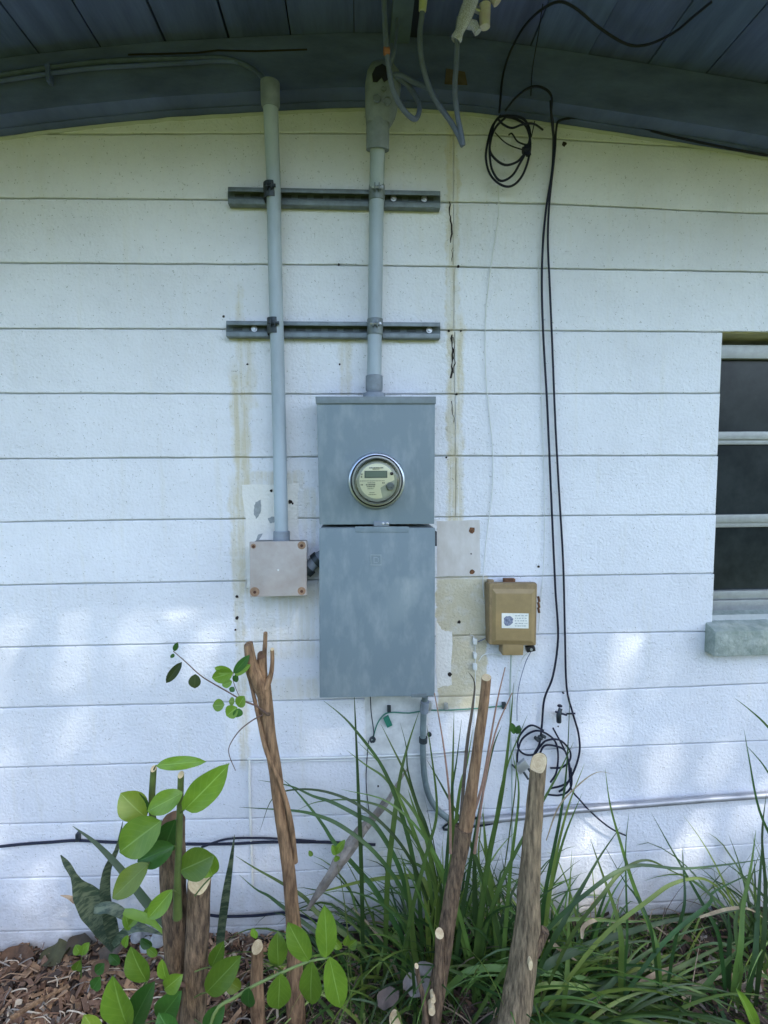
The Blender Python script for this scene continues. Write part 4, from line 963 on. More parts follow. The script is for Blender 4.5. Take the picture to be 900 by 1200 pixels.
for a in ((216, 949, 267, 898, 33, .58, 0, .02), (183, 897, 239, 892, 15, .55, 0, .03), (171, 958, 141, 930, 32, .56, 0, 0), (168, 957, 158, 927, 30, .55, 1, .0), (214, 929, 172, 951, 25, .59, 0, .02),
          (189, 962, 137, 1000, 42, .60, 0, .02), (204, 991, 160, 1010, 28, .57, 1, .02), (206, 960, 190, 1000, 30, .54, 1, 0), (174, 1012, 131, 1053, 28, .60, 0, .03), (202, 1043, 173, 1077, 21, .60, 0, .02),
          (211, 1020, 250, 1003, 36, .56, 0, .0), (249, 1026, 240, 998, 24, .545, 0, 0), (172, 1150, 152, 1112, 27, .62, 0, 0), (149, 1202, 131, 1147, 35, .64, 0, .02), (153, 1205, 178, 1153, 30, .62, 1, 0),
          (193, 1159, 213, 1143, 21, .6, 0, 0), (195, 1149, 189, 1125, 15, .6, 0, 0), (242, 1163, 281, 1122, 30, .58, 0, .02), (248, 1133, 262, 1104, 18, .54, 0, 0), (264, 1147, 282, 1160, 17, .56, 0, 0), (186, 1196, 211, 1163, 30, .60, 1, 0),
          (240, 1205, 262, 1178, 22, .6, 1, 0), (205, 1218, 186, 1188, 26, .66, 1, 0), (120, 1218, 98, 1190, 22, .6, 0, 0)):
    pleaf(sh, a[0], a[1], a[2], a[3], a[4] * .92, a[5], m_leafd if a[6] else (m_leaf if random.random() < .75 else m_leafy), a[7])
    best = None
    for (sx, y0, y1, so_) in ((180, 901, 1005, .53), (210, 908, 1072, .56), (206, 1080, 1190, .52), (168, 1150, 1200, .60), (228, 1050, 1195, .56)):
        yy = min(max(a[1] + 6, y0), y1); d_ = math.hypot(a[0] - sx, a[1] - yy)
        if best is None or d_ < best[0]: best = (d_, sx, yy, so_)
    if 3 < best[0] < 34:
        mb = MB(); mb.tube(spline([at(best[1], best[2], best[3]), at((a[0] + best[1]) / 2, (a[1] + best[2]) / 2 - 1, (a[5] + best[3]) / 2), at(a[0], a[1], a[5])], 3), .0018, 6); mb.build('leaf_stalk', m_gstem, sh, smooth=True)
stem_obj('shoot', P([(172, 1150, .60), (160, 1178, .61), (148, 1215, .62)]), [.003, .0035, .004], mat('pale green shoot', (.22, .28, .10), .6), sh, 0, 0, n=8, seg=4)
stem_obj('shoot', P([(172, 1151, .6), (185, 1150, .58), (205, 1152, .56), (218, 1155, .54)]), [.003, .004, .0045, .005], m_twig, sh, 0, 0, n=8, seg=4)

# arching leafy sprig at bottom centre
sp = thing('leafy_sprig', 'arching green sprig with six oval leaves at the bottom, left of centre', 'plant', Vector((at(250, 1200, .6).x, -.6, 0)))
stem_obj('stem', [Vector((at(250, 1200, .6).x - .03, -.58, .0))] + P([(246, 1205, .6), (280, 1166, .6), (330, 1140, .6), (362, 1127, .6), (388, 1122, .6)]), [.004, .004, .0035, .003, .0028, .002], mat('pale sprig stem', (.18, .24, .07), .6), sp, 0, 0, n=8, seg=5)
for a in ((326, 1132, 325, 1095, 22, 0), (362, 1126, 338, 1083, 24, 0), (383, 1122, 381, 1064, 24, 0), (328, 1141, 326, 1187, 27, 0), (366, 1127, 363, 1182, 26, 0), (386, 1122, 400, 1184, 27, 0), (292, 1158, 290, 1183, 17, 1), (300, 1100, 296, 1088, 8, 0)):
    pleaf(sp, a[0], a[1], a[2], a[3], a[4], .61, m_leafd if a[5] else m_leaf, .0, cup=.12)

# snake plant
sn = thing('snake_plant', 'dark mottled snake plant with a torn folded leaf by the wall at left', 'plant', Vector((at(136, 1112, .12).x, -.12, 0)))
def flat_leaf(name, px, m, parent, w, out=.12, tw=0.0, fold=.2, prof=None, dout=0.0):
    q = P([(x, y, out + dout * i / len(px)) for i, (x, y) in enumerate(px)]); mb = MB(); ribbon(mb, spline(q, 5), w * pxm(out), m=0, fold=fold, tw=tw, prof=prof)
    return mb.build(name, m, parent, smooth=True, auto=180)
flat_leaf('leaf', [(136, 1112), (122, 1082), (106, 1058), (94, 1042), (84, 1022), (71, 1002)], m_snake, sn, 31, .14, prof=lambda t: float(np.interp(t, [0, .15, .35, .55, .68, .76, .9, 1], [.35, .8, 1, .72, .35, .22, .22, .03])), fold=.5)
flat_leaf('leaf', [(134, 1112), (127, 1075), (123, 1045), (126, 1018), (137, 995), (144, 962)], m_snake, sn, 12, .16, tw=.5, dout=.05)
flat_leaf('leaf', [(214, 1105), (196, 1084), (172, 1058), (141, 1018), (112, 988), (85, 968)], mat('grey green blade', (.06, .10, .05), .5, var=.3, translucent=.2), sn, 10, .2)
flat_leaf('leaf', [(256, 1125), (260, 1085), (266, 1040), (271, 1008), (275, 978)], m_snake, sn, 10, .2)
flat_leaf('leaf', [(132, 1108), (150, 1090), (168, 1088), (196, 1097)], m_snake, sn, 10, .2)
flat_leaf('leaf', [(145, 1068), (165, 1074), (180, 1082), (198, 1100)], m_leaf, sn, 10, .3)
flat_leaf('leaf', [(110, 1066), (130, 1064), (155, 1078), (185, 1094)], m_snake, sn, 12, .2)
flat_leaf('dry_tip', [(89, 1058), (82, 1052), (70, 1049)], m_bl[3], sn, 5, .15)
# small weeds on the mulch
wd = thing('weed', 'tiny bright green seedling on the mulch at far left', 'plant', Vector((at(92, 1140, .1).x, -.1, 0.01)))
for a in ((95, 1118, 88, 1108, 10), (96, 1118, 104, 1105, 10), (94, 1125, 88, 1138, 11), (96, 1120, 99, 1106, 8)): pleaf(wd, *a[:4], a[4], .14, m_leaf)
flat_leaf('stem', [(95, 1150), (95, 1130), (96, 1116)], m_gstem, wd, 2, .14)
wd = thing('weed', 'low shaded leafy weed behind the cut shrub', 'plant', Vector((at(160, 1130, .2).x, -.2, 0.01)))
for a in ((152, 1090, 146, 1070, 9), (150, 1085, 165, 1072, 9), (146, 1110, 150, 1096, 9), (118, 1145, 108, 1160, 14), (112, 1140, 122, 1130, 12), (170, 1075, 178, 1062, 9), (165, 1100, 178, 1110, 10), (184, 1120, 172, 1110, 9), (140, 1130, 128, 1118, 10)): pleaf(wd, *a[:4], a[4], .25, m_leafd if a[4] > 9 else m_leaf)
wd = thing('weed', 'broad bright green leaf pair in the lower right corner', 'plant', Vector((at(885, 1200, .35).x, -.35, 0.01)))
pleaf(wd, 888, 1212, 868, 1162, 15, .42, m_leaf); pleaf(wd, 880, 1215, 862, 1195, 12, .42, m_leaf)
wd = thing('weed', 'pair of small yellow green leaves above the dead grey branch', 'plant', Vector((at(395, 1010, .3).x, -.3, 0.01)))
for a in ((393, 1000, 404, 985, 8), (394, 1002, 389, 990, 7), (393, 1003, 396, 1009, 7), (366, 1003, 362, 997, 5)): pleaf(wd, *a[:4], a[4], .3, m_leaf)
flat_leaf('stem', [(412, 1150), (404, 1060), (393, 1002)], m_gstem, wd, 1.6, .3)
wd = thing('weed', 'cluster of three round yellow green leaves beside the sprig', 'plant', Vector((at(410, 1110, .3).x, -.3, 0.01)))
for a in ((400, 1112, 390, 1100, 9), (404, 1108, 408, 1096, 8), (408, 1110, 418, 1102, 10)): pleaf(wd, *a[:4], a[4], .35, m_leaf)
flat_leaf('stem', [(412, 1190), (408, 1140), (405, 1108)], m_gstem, wd, 1.6, .35)
wd = thing('weed', 'pair of dark round leaf buds on a thin stem over the lower cable coil', 'plant', Vector((at(604, 860, .2).x, -.2, 0.01)))
for a in ((603, 860, 599, 847, 7), (605, 860, 609, 850, 7)): pleaf(wd, *a[:4], a[4], .2, m_leafd)
flat_leaf('stem', [(588, 1040), (602, 940), (605, 900), (604, 860)], m_gstem, wd, 1.6, .2)

# ------------------------------------------------------------------ forked brown stick
OC = .34
fs_ = thing('forked_stick', 'tall brown cut sapling with a forked antler-like top and one leafy twig', 'shrub', Vector((at(345, 1200, OC).x, -OC, 0)))
trunk_c = stem_obj('trunk', [Vector((at(346, 1200, OC).x, -OC + .03, -.02)), at(346, 1175, OC), at(345, 1100, OC), at(338, 1020, OC), at(326, 930, OC), at(316, 860, OC), at(309, 805, OC)], [.029, .026, .0215, .0185, .0175, .017, .0195], m_bark2, fs_, 9, .10, n=16)
stem_obj('prong', P([(311, 815, OC), (302, 796, OC + .01), (295, 778, OC + .012), (291, 755, OC + .015)]), [.020, .019, .0165, .012], m_bark2, fs_, 11, .15, n=12, cutn=(-.3, -.3, .9), cutm=m_bark2)
stem_obj('prong', P([(309, 803, OC - .01), (309, 785, OC - .01), (310, 765, OC - .01), (311, 742, OC - .01)]), [.014, .010, .006, .0055], m_bark2, fs_, 12, .15, n=12, cutn=(0, -.4, .9), cutm=m_bark2)
stem_obj('prong', P([(309, 800, OC - .005), (307, 785, OC - .005), (306, 768, OC - .005)]), [.015, .014, .012], m_bark2, fs_, 14, .2, n=12, cutn=(0, -.6, .9), cutm=mat('old brown cut', (0, 0, 0)))
stem_obj('prong', P([(311, 806, OC + .01), (317, 792, OC + .01), (319, 778, OC + .012), (319, 761, OC + .012)]), [.012, .007, .0055, .005], m_bark2, fs_, 13, .12, n=12, cutn=(0, -.5, .9))
stem_obj('side_stem', P([(346, 1010, OC - .01), (341, 965, OC + .012), (331, 925, OC + .016), (312, 880, OC + .02), (303, 840, OC + .01), (295, 805, OC), (289, 785, OC)]), [.008, .007, .006, .006, .005, .004], m_bark2, fs_, 15, .1, n=10)
stem_obj('knot', P([(312, 836, OC), (315, 837, OC + .024)]), [.008, .005], m_bark, fs_, 2, .2, n=10, seg=3)
tw_ = stem_obj('twig', P([(315, 838, OC + .02), (308, 833, OC + .03), (300, 827, OC + .03), (285, 821, OC + .03), (264, 809, OC + .03), (243, 797, OC + .03), (232, 789, OC + .03), (218, 776, OC + .03), (203, 763, OC + .03)]), [.003, .0026, .002, .0016, .0014, .001], m_twig, fs_, 0, 0, n=7, seg=4)
for a in ((213, 776, 194, 801, 9, 2), (229, 790, 228, 807, 12, 2), (273, 788, 248, 795, 15, 0), (272, 787, 251, 783, 9, 0), (274, 789, 292, 768, 9, 1), (275, 791, 293, 779, 9, 0), (272, 799, 260, 803, 9, 0), (275, 799, 278, 791, 7, 1), (274, 805, 270, 811, 6, 1),
          (263, 826, 249, 827, 12, 0), (278, 829, 265, 839, 14, 0), (279, 828, 286, 816, 12, 0), (275, 822, 268, 822, 8, 0), (204, 763, 208, 753, 5, 1), (204, 766, 200, 771, 4, 1), (280, 830, 277, 841, 10, 1)):
    mb = MB(); leaf(mb, at(a[0], a[1], OC + .03), at(a[2], a[3], OC + .035), a[4] * pxm(OC) * 1.05, Vector((random.uniform(-.5, .5), -1, random.uniform(-.2, .7))), .25, .15); mb.build('leaf', (m_leaf, m_leafd, m_leafo)[a[5]], tw_, smooth=True, auto=180)
mb = MB(); mb.tube(spline(P([(282, 819), (276, 806), (273, 795), (274, 785)], OC + .03), 4), .001, 5); mb.build('twiglet', m_twig, tw_, smooth=True)
stem_obj('twig', P([(308, 838, OC + .02), (296, 844, OC + .03), (280, 857, OC + .03), (269, 874, OC + .03), (269, 886, OC + .03), (276, 903, OC + .03)]), [.002, .0016, .0014, .0012, .001], m_twig, fs_, 0, 0, n=6, seg=4)

# ------------------------------------------------------------------ middle tan stick
OD = .40
ms_ = thing('cut_sapling', 'slender orange brown cut sapling with a square pale top, right of the meter cabinet', 'shrub', Vector((at(500, 1200, OD).x, -OD, 0)))
stem_obj('trunk', [Vector((at(503, 1200, OD).x, -OD + .04, -.02)), at(506, 1195, OD), at(519, 1120, OD), at(529, 1050, OD), at(538, 1005, OD), at(544, 970, OD)], [.030, .026, .0225, .0205, .020, .024], m_bark, ms_, 21, .12, n=16)
stem_obj('upper_stem', P([(537, 1004, OD - .012), (543, 980, OD - .002), (548, 958, OD), (555, 910, OD), (562, 860, OD), (567, 825, OD), (570, 794, OD)]), [.010, .019, .0185, .0145, .0135, .013, .0125], m_bark2, ms_, 22, .07, n=14, cutn=(-.1, -.35, .93))
stem_obj('stub', P([(509, 1205, OD + .03), (513, 1160, OD + .03), (514.5, 1125, OD + .03), (515, 1094, OD + .03)]), [.014, .013, .0125, .012], m_bark, ms_, 23, .08, n=12, cutn=(0, -.5, .86))
stem_obj('stub', P([(500, 1205, OD + .04), (496, 1170, OD + .04), (491, 1150, OD + .04), (488, 1132, OD + .04)]), [.008, .007, .006, .0055], m_bark, ms_, 24, .08, n=10, cutn=(0, -.6, .8))
for x, y, r, ry in ((507.5, 1171, 3, 4), (506, 1184, 4.2, 5.5)):
    mb = MB(); c = at(x, y, OD + .047); q = [c + Vector((math.cos(a * math.pi / 7) * r * pxm(OD), 0, math.sin(a * math.pi / 7) * ry * pxm(OD))) for a in range(14)]
    mb.add([p + Vector((0, -.004, 0)) for p in q] + [p + Vector((0, .02, 0)) for p in q], [tuple(range(13, -1, -1))] + [(i, (i + 1) % 14, (i + 1) % 14 + 14, i + 14) for i in range(14)]); mb.build('pruning_scar', m_cut, ms_)

# ------------------------------------------------------------------ right thick stump
OE = .45
rs_ = thing('tree_stump', 'thick grey brown cut trunk with an oval white top before the lower cable coil', 'stump', Vector((at(600, 1200, OE).x, -OE, 0)))
stem_obj('trunk', [Vector((at(592, 1200, OE).x - .03, -OE + .06, -.02)), at(598, 1205, OE), at(611, 1140, OE), at(618, 1080, OE), at(622, 1000, OE), at(627, 940, OE), at(631, 895, OE)], [.054, .042, .037, .032, .0245, .0215, .0205], m_barkg, rs_, 31, .14, n=22, seg=8, cutn=(-.42, -.55, .75))
stem_obj('knot', P([(622, 1110, OE), (632, 1098, OE + .005), (639, 1090, OE + .01)]), [.026, .020, .012], m_bark, rs_, 32, .3, n=12)
for x, y, r, ry, oo in ((621.5, 1130, 2.6, 7, .043),):
    mb = MB(); c = at(x, y, OE + oo); q = [c + Vector((math.cos(a * math.pi / 7) * r * pxm(OE), 0, math.sin(a * math.pi / 7) * ry * pxm(OE))) for a in range(14)]
    mb.add([p + Vector((0, -.003, 0)) for p in q] + [p + Vector((0, .02, 0)) for p in q], [tuple(range(13, -1, -1))] + [(i, (i + 1) % 14, (i + 1) % 14 + 14, i + 14) for i in range(14)]); mb.build('pruning_scar', m_cut, rs_)
mb = MB()
ribbon(mb, spline(P([(624, 903), (629, 905), (634, 908)], OE + .02), 3), .002)
# small stubs
ss = thing('cut_stub', 'short orange brown cut stub between the leafy shrub and the forked stick', 'stump', Vector((at(300, 1160, .35).x, -.35, 0)))
stem_obj('stem', [Vector((at(303, 1200, .35).x, -.34, -.01))] + P([(301, 1165, .36), (301, 1140, .36), (301.5, 1110, .36)]), [.022, .019, .017, .0155], m_bark2, ss, 41, .12, n=12, cutn=(0, -.5, .85))
ss = thing('cut_stub', 'pale topped low stump at the bottom edge near the centre', 'stump', Vector((at(465, 1198, .4).x, -.4, 0)))
stem_obj('stem', [Vector((at(466, 1200, .4).x, -.38, -.01))] + P([(465, 1215, .4), (463, 1195, .4)]), [.024, .02, .017], m_bark, ss, 42, .15, n=12, cutn=(-.1, -.6, .8))
ss = thing('dead_branch', 'weathered grey dead branch leaning diagonally behind the strap leaves', 'branch', Vector((at(365, 1060, .12).x, -.12, 0)))
stem_obj('branch', P([(360, 1066, .20), (385, 1030, .17), (402, 1004, .15), (418, 980, .13), (436, 960, .10), (452, 938, .07)]), [.006, .015, .019, .018, .013, .010], m_driftw, ss, 51, .5, n=12)
stem_obj('branch', P([(430, 968, .12), (448, 948, .09), (462, 925, .06), (478, 900, .04)]), [.012, .009, .006, .003], m_driftw, ss, 52, .4, n=9)
for nm, l, lab in (('dry_stalk', [(528, 1000, .3), (527, 940, .3), (522, 890, .3), (516, 850, .3), (509, 812, .3)], 'pinkish dry stalk rising just right of the cabinet bottom'),
                   ('dry_stalk', [(553, 960, .33), (565, 920, .33), (574, 870, .33), (583, 820, .33), (592, 782, .33)], 'pinkish dry stalk leaning right behind the slender sapling top'),
                   ('dry_stalk', [(556, 1000, .3), (566, 930, .3), (580, 860, .3), (600, 812, .3)], 'second pale dry stalk beside the slender sapling top')):
    mb = MB(); mb.tube(spline(P(l), 4), [.0045 - .003 * i / (4 * (len(l) - 1)) for i in range(4 * (len(l) - 1) + 1)], 6); tag(mb.build(nm, m_twigr, smooth=True), lab, 'stalk')

# ------------------------------------------------------------------ strap leaf clumps
def arch(base, az, lean, L_, droop, n=11, tw=0.0):
    d = Vector((math.cos(az) * math.sin(lean), math.sin(az) * math.sin(lean), math.cos(lean)))
    h = Vector((math.cos(az), math.sin(az), 0))
    pts = []; p = Vector(base); v = d.copy(); st_ = L_ / n
    for i in range(n + 1):
        pts.append(p.copy())
        t = i / n
        v = (v + Vector((0, 0, -1)) * droop * (t + .15) * (1.6 / n) + h * droop * .25 / n).normalized()
        p = p + v * st_
        if p.y > -.012: p.y = -.012; v.y = min(v.y, -.0)
        if p.z < .03: p.z = .03; v.z = abs(v.z) * .1
    return pts
def clump(label, cx, cy, spread, n_big, n_stuff, Lr, leanr, droopr, azr=(0, 360), mix=(30, 34, 14, 12, 10), seed=0, wr=(.006, .012), traced=(), traced_out=.3):
    random.seed(seed)
    c = thing('strap_leaf_plant', label, 'plant', Vector((cx, cy, 0.01)), 'strap leaf plants along the wall')
    def rnd(mb, mi):
        b = Vector((cx + random.gauss(0, spread), cy + random.gauss(0, spread * .45), .01))
        b.y = min(b.y, -.03)
        az_ = R(random.uniform(*azr)); dry = mi >= 3
        L_ = random.uniform(*Lr) * (.7 if dry else 1)
        pts = arch(b, az_, R(random.uniform(*leanr)) * (1.3 if dry else 1), L_, random.uniform(*droopr) * (1.5 if dry else 1))
        w_ = random.uniform(*wr) * (.6 if dry else 1)
        face = Vector((random.uniform(-.7, .7), -1, random.uniform(.1, .9)))
        ribbon(mb, pts, w_, face, m=0 if mb.single else mi, fold=random.uniform(.1, .45), tw=random.uniform(-.9, .9))
    for i in range(n_big):
        mi = random.choices(range(5), mix)[0]; mb = MB(); mb.single = True; rnd(mb, mi)
        mb.build('leaf', m_bl[mi], c, smooth=True, auto=180)
    for (pts, wpx, mi) in traced:
        mb = MB(); k = len(pts)
        q = []
        for i, p in enumerate(pts):
            o = traced_out + random.uniform(-.004, .004) - (.10 * (i / (k - 1))) * (1 if traced_out > .15 else 0)
            q.append(at(p[0], p[1], p[2] if len(p) > 2 else o))
        # run the blade on down to the ground from its lowest traced point
        b0 = q[0]
        if b0.z > .03:
            if mi < 3:
                dd = (b0 - q[1]).normalized(); L0 = b0.z
                hor = min(.35, L0 * 1.0) * (1 - abs(dd.z))
                g = Vector((b0.x + dd.x * (hor + .25 * L0), b0.y, .01)); q = [g, g.lerp(b0, .55) + Vector((0, 0, .12 * L0))] + q
        ribbon(mb, spline(q, 5), wpx * pxm(traced_out) * .95, None, fold=.22, tw=random.uniform(-.3, .3)); mb.build('leaf', m_bl[mi], c, smooth=True, auto=180)
    if n_stuff:
        mb = MB(); mb.single = False
        for i in range(n_stuff): rnd(mb, random.choices(range(5), mix)[0])
        o = mb.build('small_leaves', m_bl, c, smooth=True, auto=180); o['kind'] = 'stuff'
    return c
T_left = [
 ([(480, 1130), (469, 1095), (442, 1047), (424, 1024), (393, 989), (380, 969), (367, 951), (347, 927), (331, 913)], 7, 0),
 ([(465, 1010), (440, 968), (420, 956), (389, 940), (367, 933), (340, 921), (302, 914)], 6, 0),
 ([(440, 1000), (400, 968), (370, 955), (345, 950), (315, 948), (280, 946)], 5, 0),
 ([(500, 1010), (478, 971), (456, 951), (438, 942), (407, 937), (371, 940), (349, 949)], 4, 1),
 ([(470, 990), (430, 950), (390, 930), (350, 925), (320, 935), (304, 975)], 4, 0),
 ([(410, 1100), (373, 1071), (356, 1051), (327, 1033), (300, 1018), (276, 1003)], 6, 1),
 ([(380, 1100), (333, 1064), (315, 1050), (300, 1042), (280, 1025)], 5, 0),
 ([(500, 1060), (496, 1031), (464, 1028), (424, 1033), (389, 1042), (353, 1051)], 7, 2),
 ([(500, 1130), (473, 1102), (451, 1095), (424, 1080), (398, 1069)], 7, 2),
 ([(445, 1130), (451, 1107), (460, 1089), (475, 1064)], 5, 2),
 ([(470, 1150), (451, 1109), (433, 1084), (407, 1058)], 4, 3),
 ([(424, 1040), (422, 974), (420, 930), (418, 880), (416, 835), (415, 812)], 5.5, 0),
 ([(490, 1040), (478, 980), (462, 930), (444, 892), (416, 855), (400, 838), (379, 821)], 6, 0),
 ([(510, 1040), (498, 978), (483, 948), (462, 923), (446, 896), (419, 869)], 5, 1),
 ([(500, 1020), (475, 950), (453, 914), (428, 896), (406, 879)], 5, 1),
 ([(520, 1080), (508, 1020), (496, 969), (478, 914), (460, 876), (446, 848)], 6, 1),
 ([(455, 1020), (462, 960), (466, 930), (471, 900), (480, 867), (491, 834)], 7, 1),
 ([(515, 1030), (500, 970), (489, 942), (478, 903), (476, 875), (469, 847)], 4, 0),
]
T_mid = [
 ([(528, 1120), (530, 1000), (530, 924), (531, 880), (532, 834)], 6, 1),
 ([(520, 1060), (525, 990), (530, 924), (535, 892), (541, 843)], 5, 0),
 ([(522, 1050), (530, 1000), (539, 924), (547, 896), (554, 855)], 6, 1),
 ([(535, 1020), (540, 960), (547, 876), (554, 827), (556, 800), (548, 786)], 4.5, 4),
 ([(560, 1100), (572, 1010), (588, 930), (597, 860), (602, 800)], 8, 1),
 ([(565, 1060), (578, 980), (592, 905), (618, 838)], 6, 1),
 ([(590, 1120), (598, 1020), (608, 930), (600, 880)], 6, 1),
 ([(640, 1040), (656, 960), (664, 900), (668, 812)], 5, 0),
 ([(560, 1130), (585, 1040), (625, 960), (655, 905), (672, 870)], 6, 1),
 ([(640, 1080), (650, 1010), (666, 945), (685, 895)], 5.5, 2),
 ([(610, 1150), (640, 1060), (660, 985), (682, 930)], 7, 1),
 ([(600, 1160), (575, 1060), (548, 980), (520, 925), (500, 890)], 7, 0),
 ([(530, 1150), (545, 1050), (560, 960), (577, 880), (588, 850)], 6, 0),
 ([(470, 1160), (480, 1080), (500, 1000), (512, 950), (505, 880), (500, 850)], 6, 1),
 ([(560, 1160), (535, 1060), (500, 985), (455, 940), (400, 925)], 6, 1),
 ([(560, 1180), (540, 1090), (512, 1010), (490, 960), (478, 925)], 8, 1),
 ([(590, 1180), (580, 1080), (570, 1000), (566, 950)], 8, 1),
 ([(575, 1190), (560, 1100), (556, 1020), (560, 960)], 9, 0),
 ([(500, 1190), (485, 1110), (480, 1050), (470, 1000)], 8, 1),
 ([(620, 1180), (640, 1120), (668, 1062), (706, 1000)], 7, 1),
]
T_right = [
 ([(770, 1110), (761, 1085), (741, 1033), (727, 987), (715, 943), (709, 900)], 6.5, 1),
 ([(728, 1100), (721, 1067), (706, 1024), (692, 984)], 7, 1),
 ([(655, 1090), (677, 1050), (701, 1007), (727, 969)], 6, 0),
 ([(664, 1150), (666, 1108), (667, 1062), (670, 997)], 6.5, 1),
 ([(840, 1090), (825, 1062), (807, 1030), (784, 990), (763, 952)], 5, 0),
 ([(760, 1080), (745, 1050), (732, 1033), (706, 987)], 4, 0),
 ([(802, 1060), (801, 1020), (799, 990)], 4, 0),
 ([(735, 1090), (733, 1000), (737, 952)], 3.5, 0),
 ([(640, 1132), (657, 1122), (698, 1105), (741, 1091), (784, 1079), (842, 1070), (888, 1062)], 10, 0),
 ([(660, 1212), (678, 1200), (712, 1177), (767, 1151), (802, 1131), (842, 1111), (883, 1096)], 9, 1),
 ([(640, 1155), (700, 1158), (756, 1157), (802, 1146), (847, 1137)], 8, 2),
 ([(735, 1212), (750, 1200), (790, 1177), (819, 1167), (839, 1174)], 9, 1),
 ([(560, 1135), (640, 1140), (683, 1146), (727, 1157), (770, 1175)], 8, 1),
 ([(630, 1180), (670, 1160), (720, 1150), (770, 1130), (808, 1100)], 8, 0),
 ([(700, 1170), (740, 1130), (790, 1098), (836, 1085)], 7, 0),
 ([(620, 1110), (655, 1080), (700, 1078), (745, 1080), (800, 1072)], 6, 1),
 ([(820, 1165), (840, 1140), (870, 1110), (905, 1090)], 8, 1),
 ([(854, 1215), (852, 1189), (854, 1131), (855, 1090), (852, 1062)], 8, 0),
 ([(868, 1110), (871, 1062), (880, 1016), (886, 972)], 7, 1),
 ([(885, 1120), (888, 1070), (891, 1021), (895, 966)], 7, 0),
 ([(868, 1130), (862, 1080), (876, 1040), (890, 1000)], 6, 1),
 ([(895, 1100), (897, 1040), (893, 980), (898, 930)], 6, 0),
 ([(915, 1010), (890, 950), (878, 890), (872, 855)], 4, 0),
 ([(930, 890), (900, 852), (880, 833), (861, 818)], 4, 0),
 ([(930, 960), (900, 905), (885, 885), (873, 872)], 3, 0),
 ([(682, 1100), (684, 1086), (698, 1078), (715, 1079), (732, 1089)], 5, 3),
 ([(643, 1102), (660, 1115), (683, 1131)], 5, 3),
 ([(820, 1075), (854, 1065), (880, 1066), (905, 1084)], 4, 3),
 ([(740, 1160), (767, 1143), (785, 1135), (802, 1125)], 7, 3),
 ([(669, 1212), (672, 1185), (683, 1171)], 6, 3),
 ([(852, 1190), (860, 1174), (877, 1148), (897, 1125)], 5, 4),
 ([(800, 1170), (822, 1152), (840, 1146), (862, 1140)], 6, 3),
 ([(640, 985), (655, 945), (680, 918), (700, 905), (718, 907)], 2, 3),
 ([(830, 1060), (838, 1044), (900, 1015)], 5, 0),
 ([(690, 1045), (740, 1015), (800, 1018), (860, 1012), (905, 1005)], 5, 0),
 ([(705, 1050), (730, 1020), (758, 1008), (790, 1022), (830, 1040)], 4.5, 1),
 ([(760, 1055), (790, 1035), (825, 1030), (850, 1050), (860, 1075)], 5, 2),
]
X = lambda px, out=.2: at(px, 1100, out).x
clump('strap leaf plant fanning left in front of the dead grey branch', X(455), -.16, .07, 42, 60, (.22, .50), (18, 72), (.8, 2.2), (90, 290), seed=1, traced=T_left, traced_out=.20)
clump('tall upright strap leaf plant around the slender sapling below the cabinet', X(540), -.20, .09, 70, 90, (.26, .60), (4, 48), (.4, 1.8), (0, 360), seed=2, traced=T_mid, traced_out=.28, mix=(36, 40, 12, 7, 5))
clump('strap leaf plant behind the thick pale topped trunk', X(640), -.22, .085, 70, 80, (.22, .46), (10, 60), (.7, 2.0), (-60, 240), seed=3, mix=(36, 38, 12, 8, 6))
clump('sprawling strap leaf plant with long arched blades filling the lower right', X(740, .3), -.26, .14, 170, 240, (.26, .46), (48, 80), (1.0, 2.3), (-60, 60), seed=4, traced=T_right, traced_out=.34, mix=(34, 34, 12, 12, 8))
clump('low matted strap leaf plant along the wall base at right', X(800, .15), -.12, .16, 150, 260, (.18, .36), (52, 85), (1.0, 2.4), (-60, 240), seed=5, mix=(30, 24, 12, 20, 14), wr=(.005, .011))
clump('upright strap leaf plant at the right edge of the picture', X(905, .2), -.2, .06, 50, 40, (.22, .50), (4, 50), (.5, 1.6), (0, 360), seed=6, mix=(40, 36, 10, 8, 6))
clump('small sparse strap leaf plant in front of the forked stick foot', X(365, .15), -.12, .07, 40, 30, (.15, .38), (25, 75), (.9, 2.2), (90, 270), seed=7, mix=(30, 22, 10, 22, 16), wr=(.004, .008))
clump('strap leaf plant in the shade at the bottom centre foreground', X(430, .35), -.33, .09, 60, 70, (.18, .34), (25, 80), (.8, 2.0), (0, 360), seed=8, mix=(36, 30, 14, 12, 8), wr=(.005, .011))
clump('strap leaf plant at the foot of the thick trunk, blades sweeping right', X(655, .35), -.34, .10, 90, 50, (.32, .58), (42, 78), (.9, 1.9), (-45, 35), seed=14, mix=(44, 34, 12, 6, 4), wr=(.009, .014))
clump('strap leaf plant beyond the lower right corner', X(860, .4), -.40, .14, 80, 60, (.22, .40), (45, 84), (1.0, 2.0), (60, 300), seed=9, mix=(36, 36, 12, 9, 7))

random.seed(77)
mb = MB()
for i in range(420):
    x = random.uniform(X(330), X(900, .2)); y = -random.uniform(.03, .42)
    pts = arch(Vector((x, y, .02)), random.uniform(0, 6.28), R(random.uniform(30, 88)), random.uniform(.08, .3), random.uniform(.8, 2.6), n=7)
    ribbon(mb, pts, random.uniform(.0015, .005), Vector((random.uniform(-1, 1), -1, random.uniform(0, 1))), m=random.choice((0, 0, 1)), tw=random.uniform(-2, 2))
tag(mb.build('dry_grass', [m_bl[3], m_bl[4]], smooth=True, auto=180), 'fine straw coloured dead blades tangled through the strap leaf plants', 'dry grass', kind='stuff')
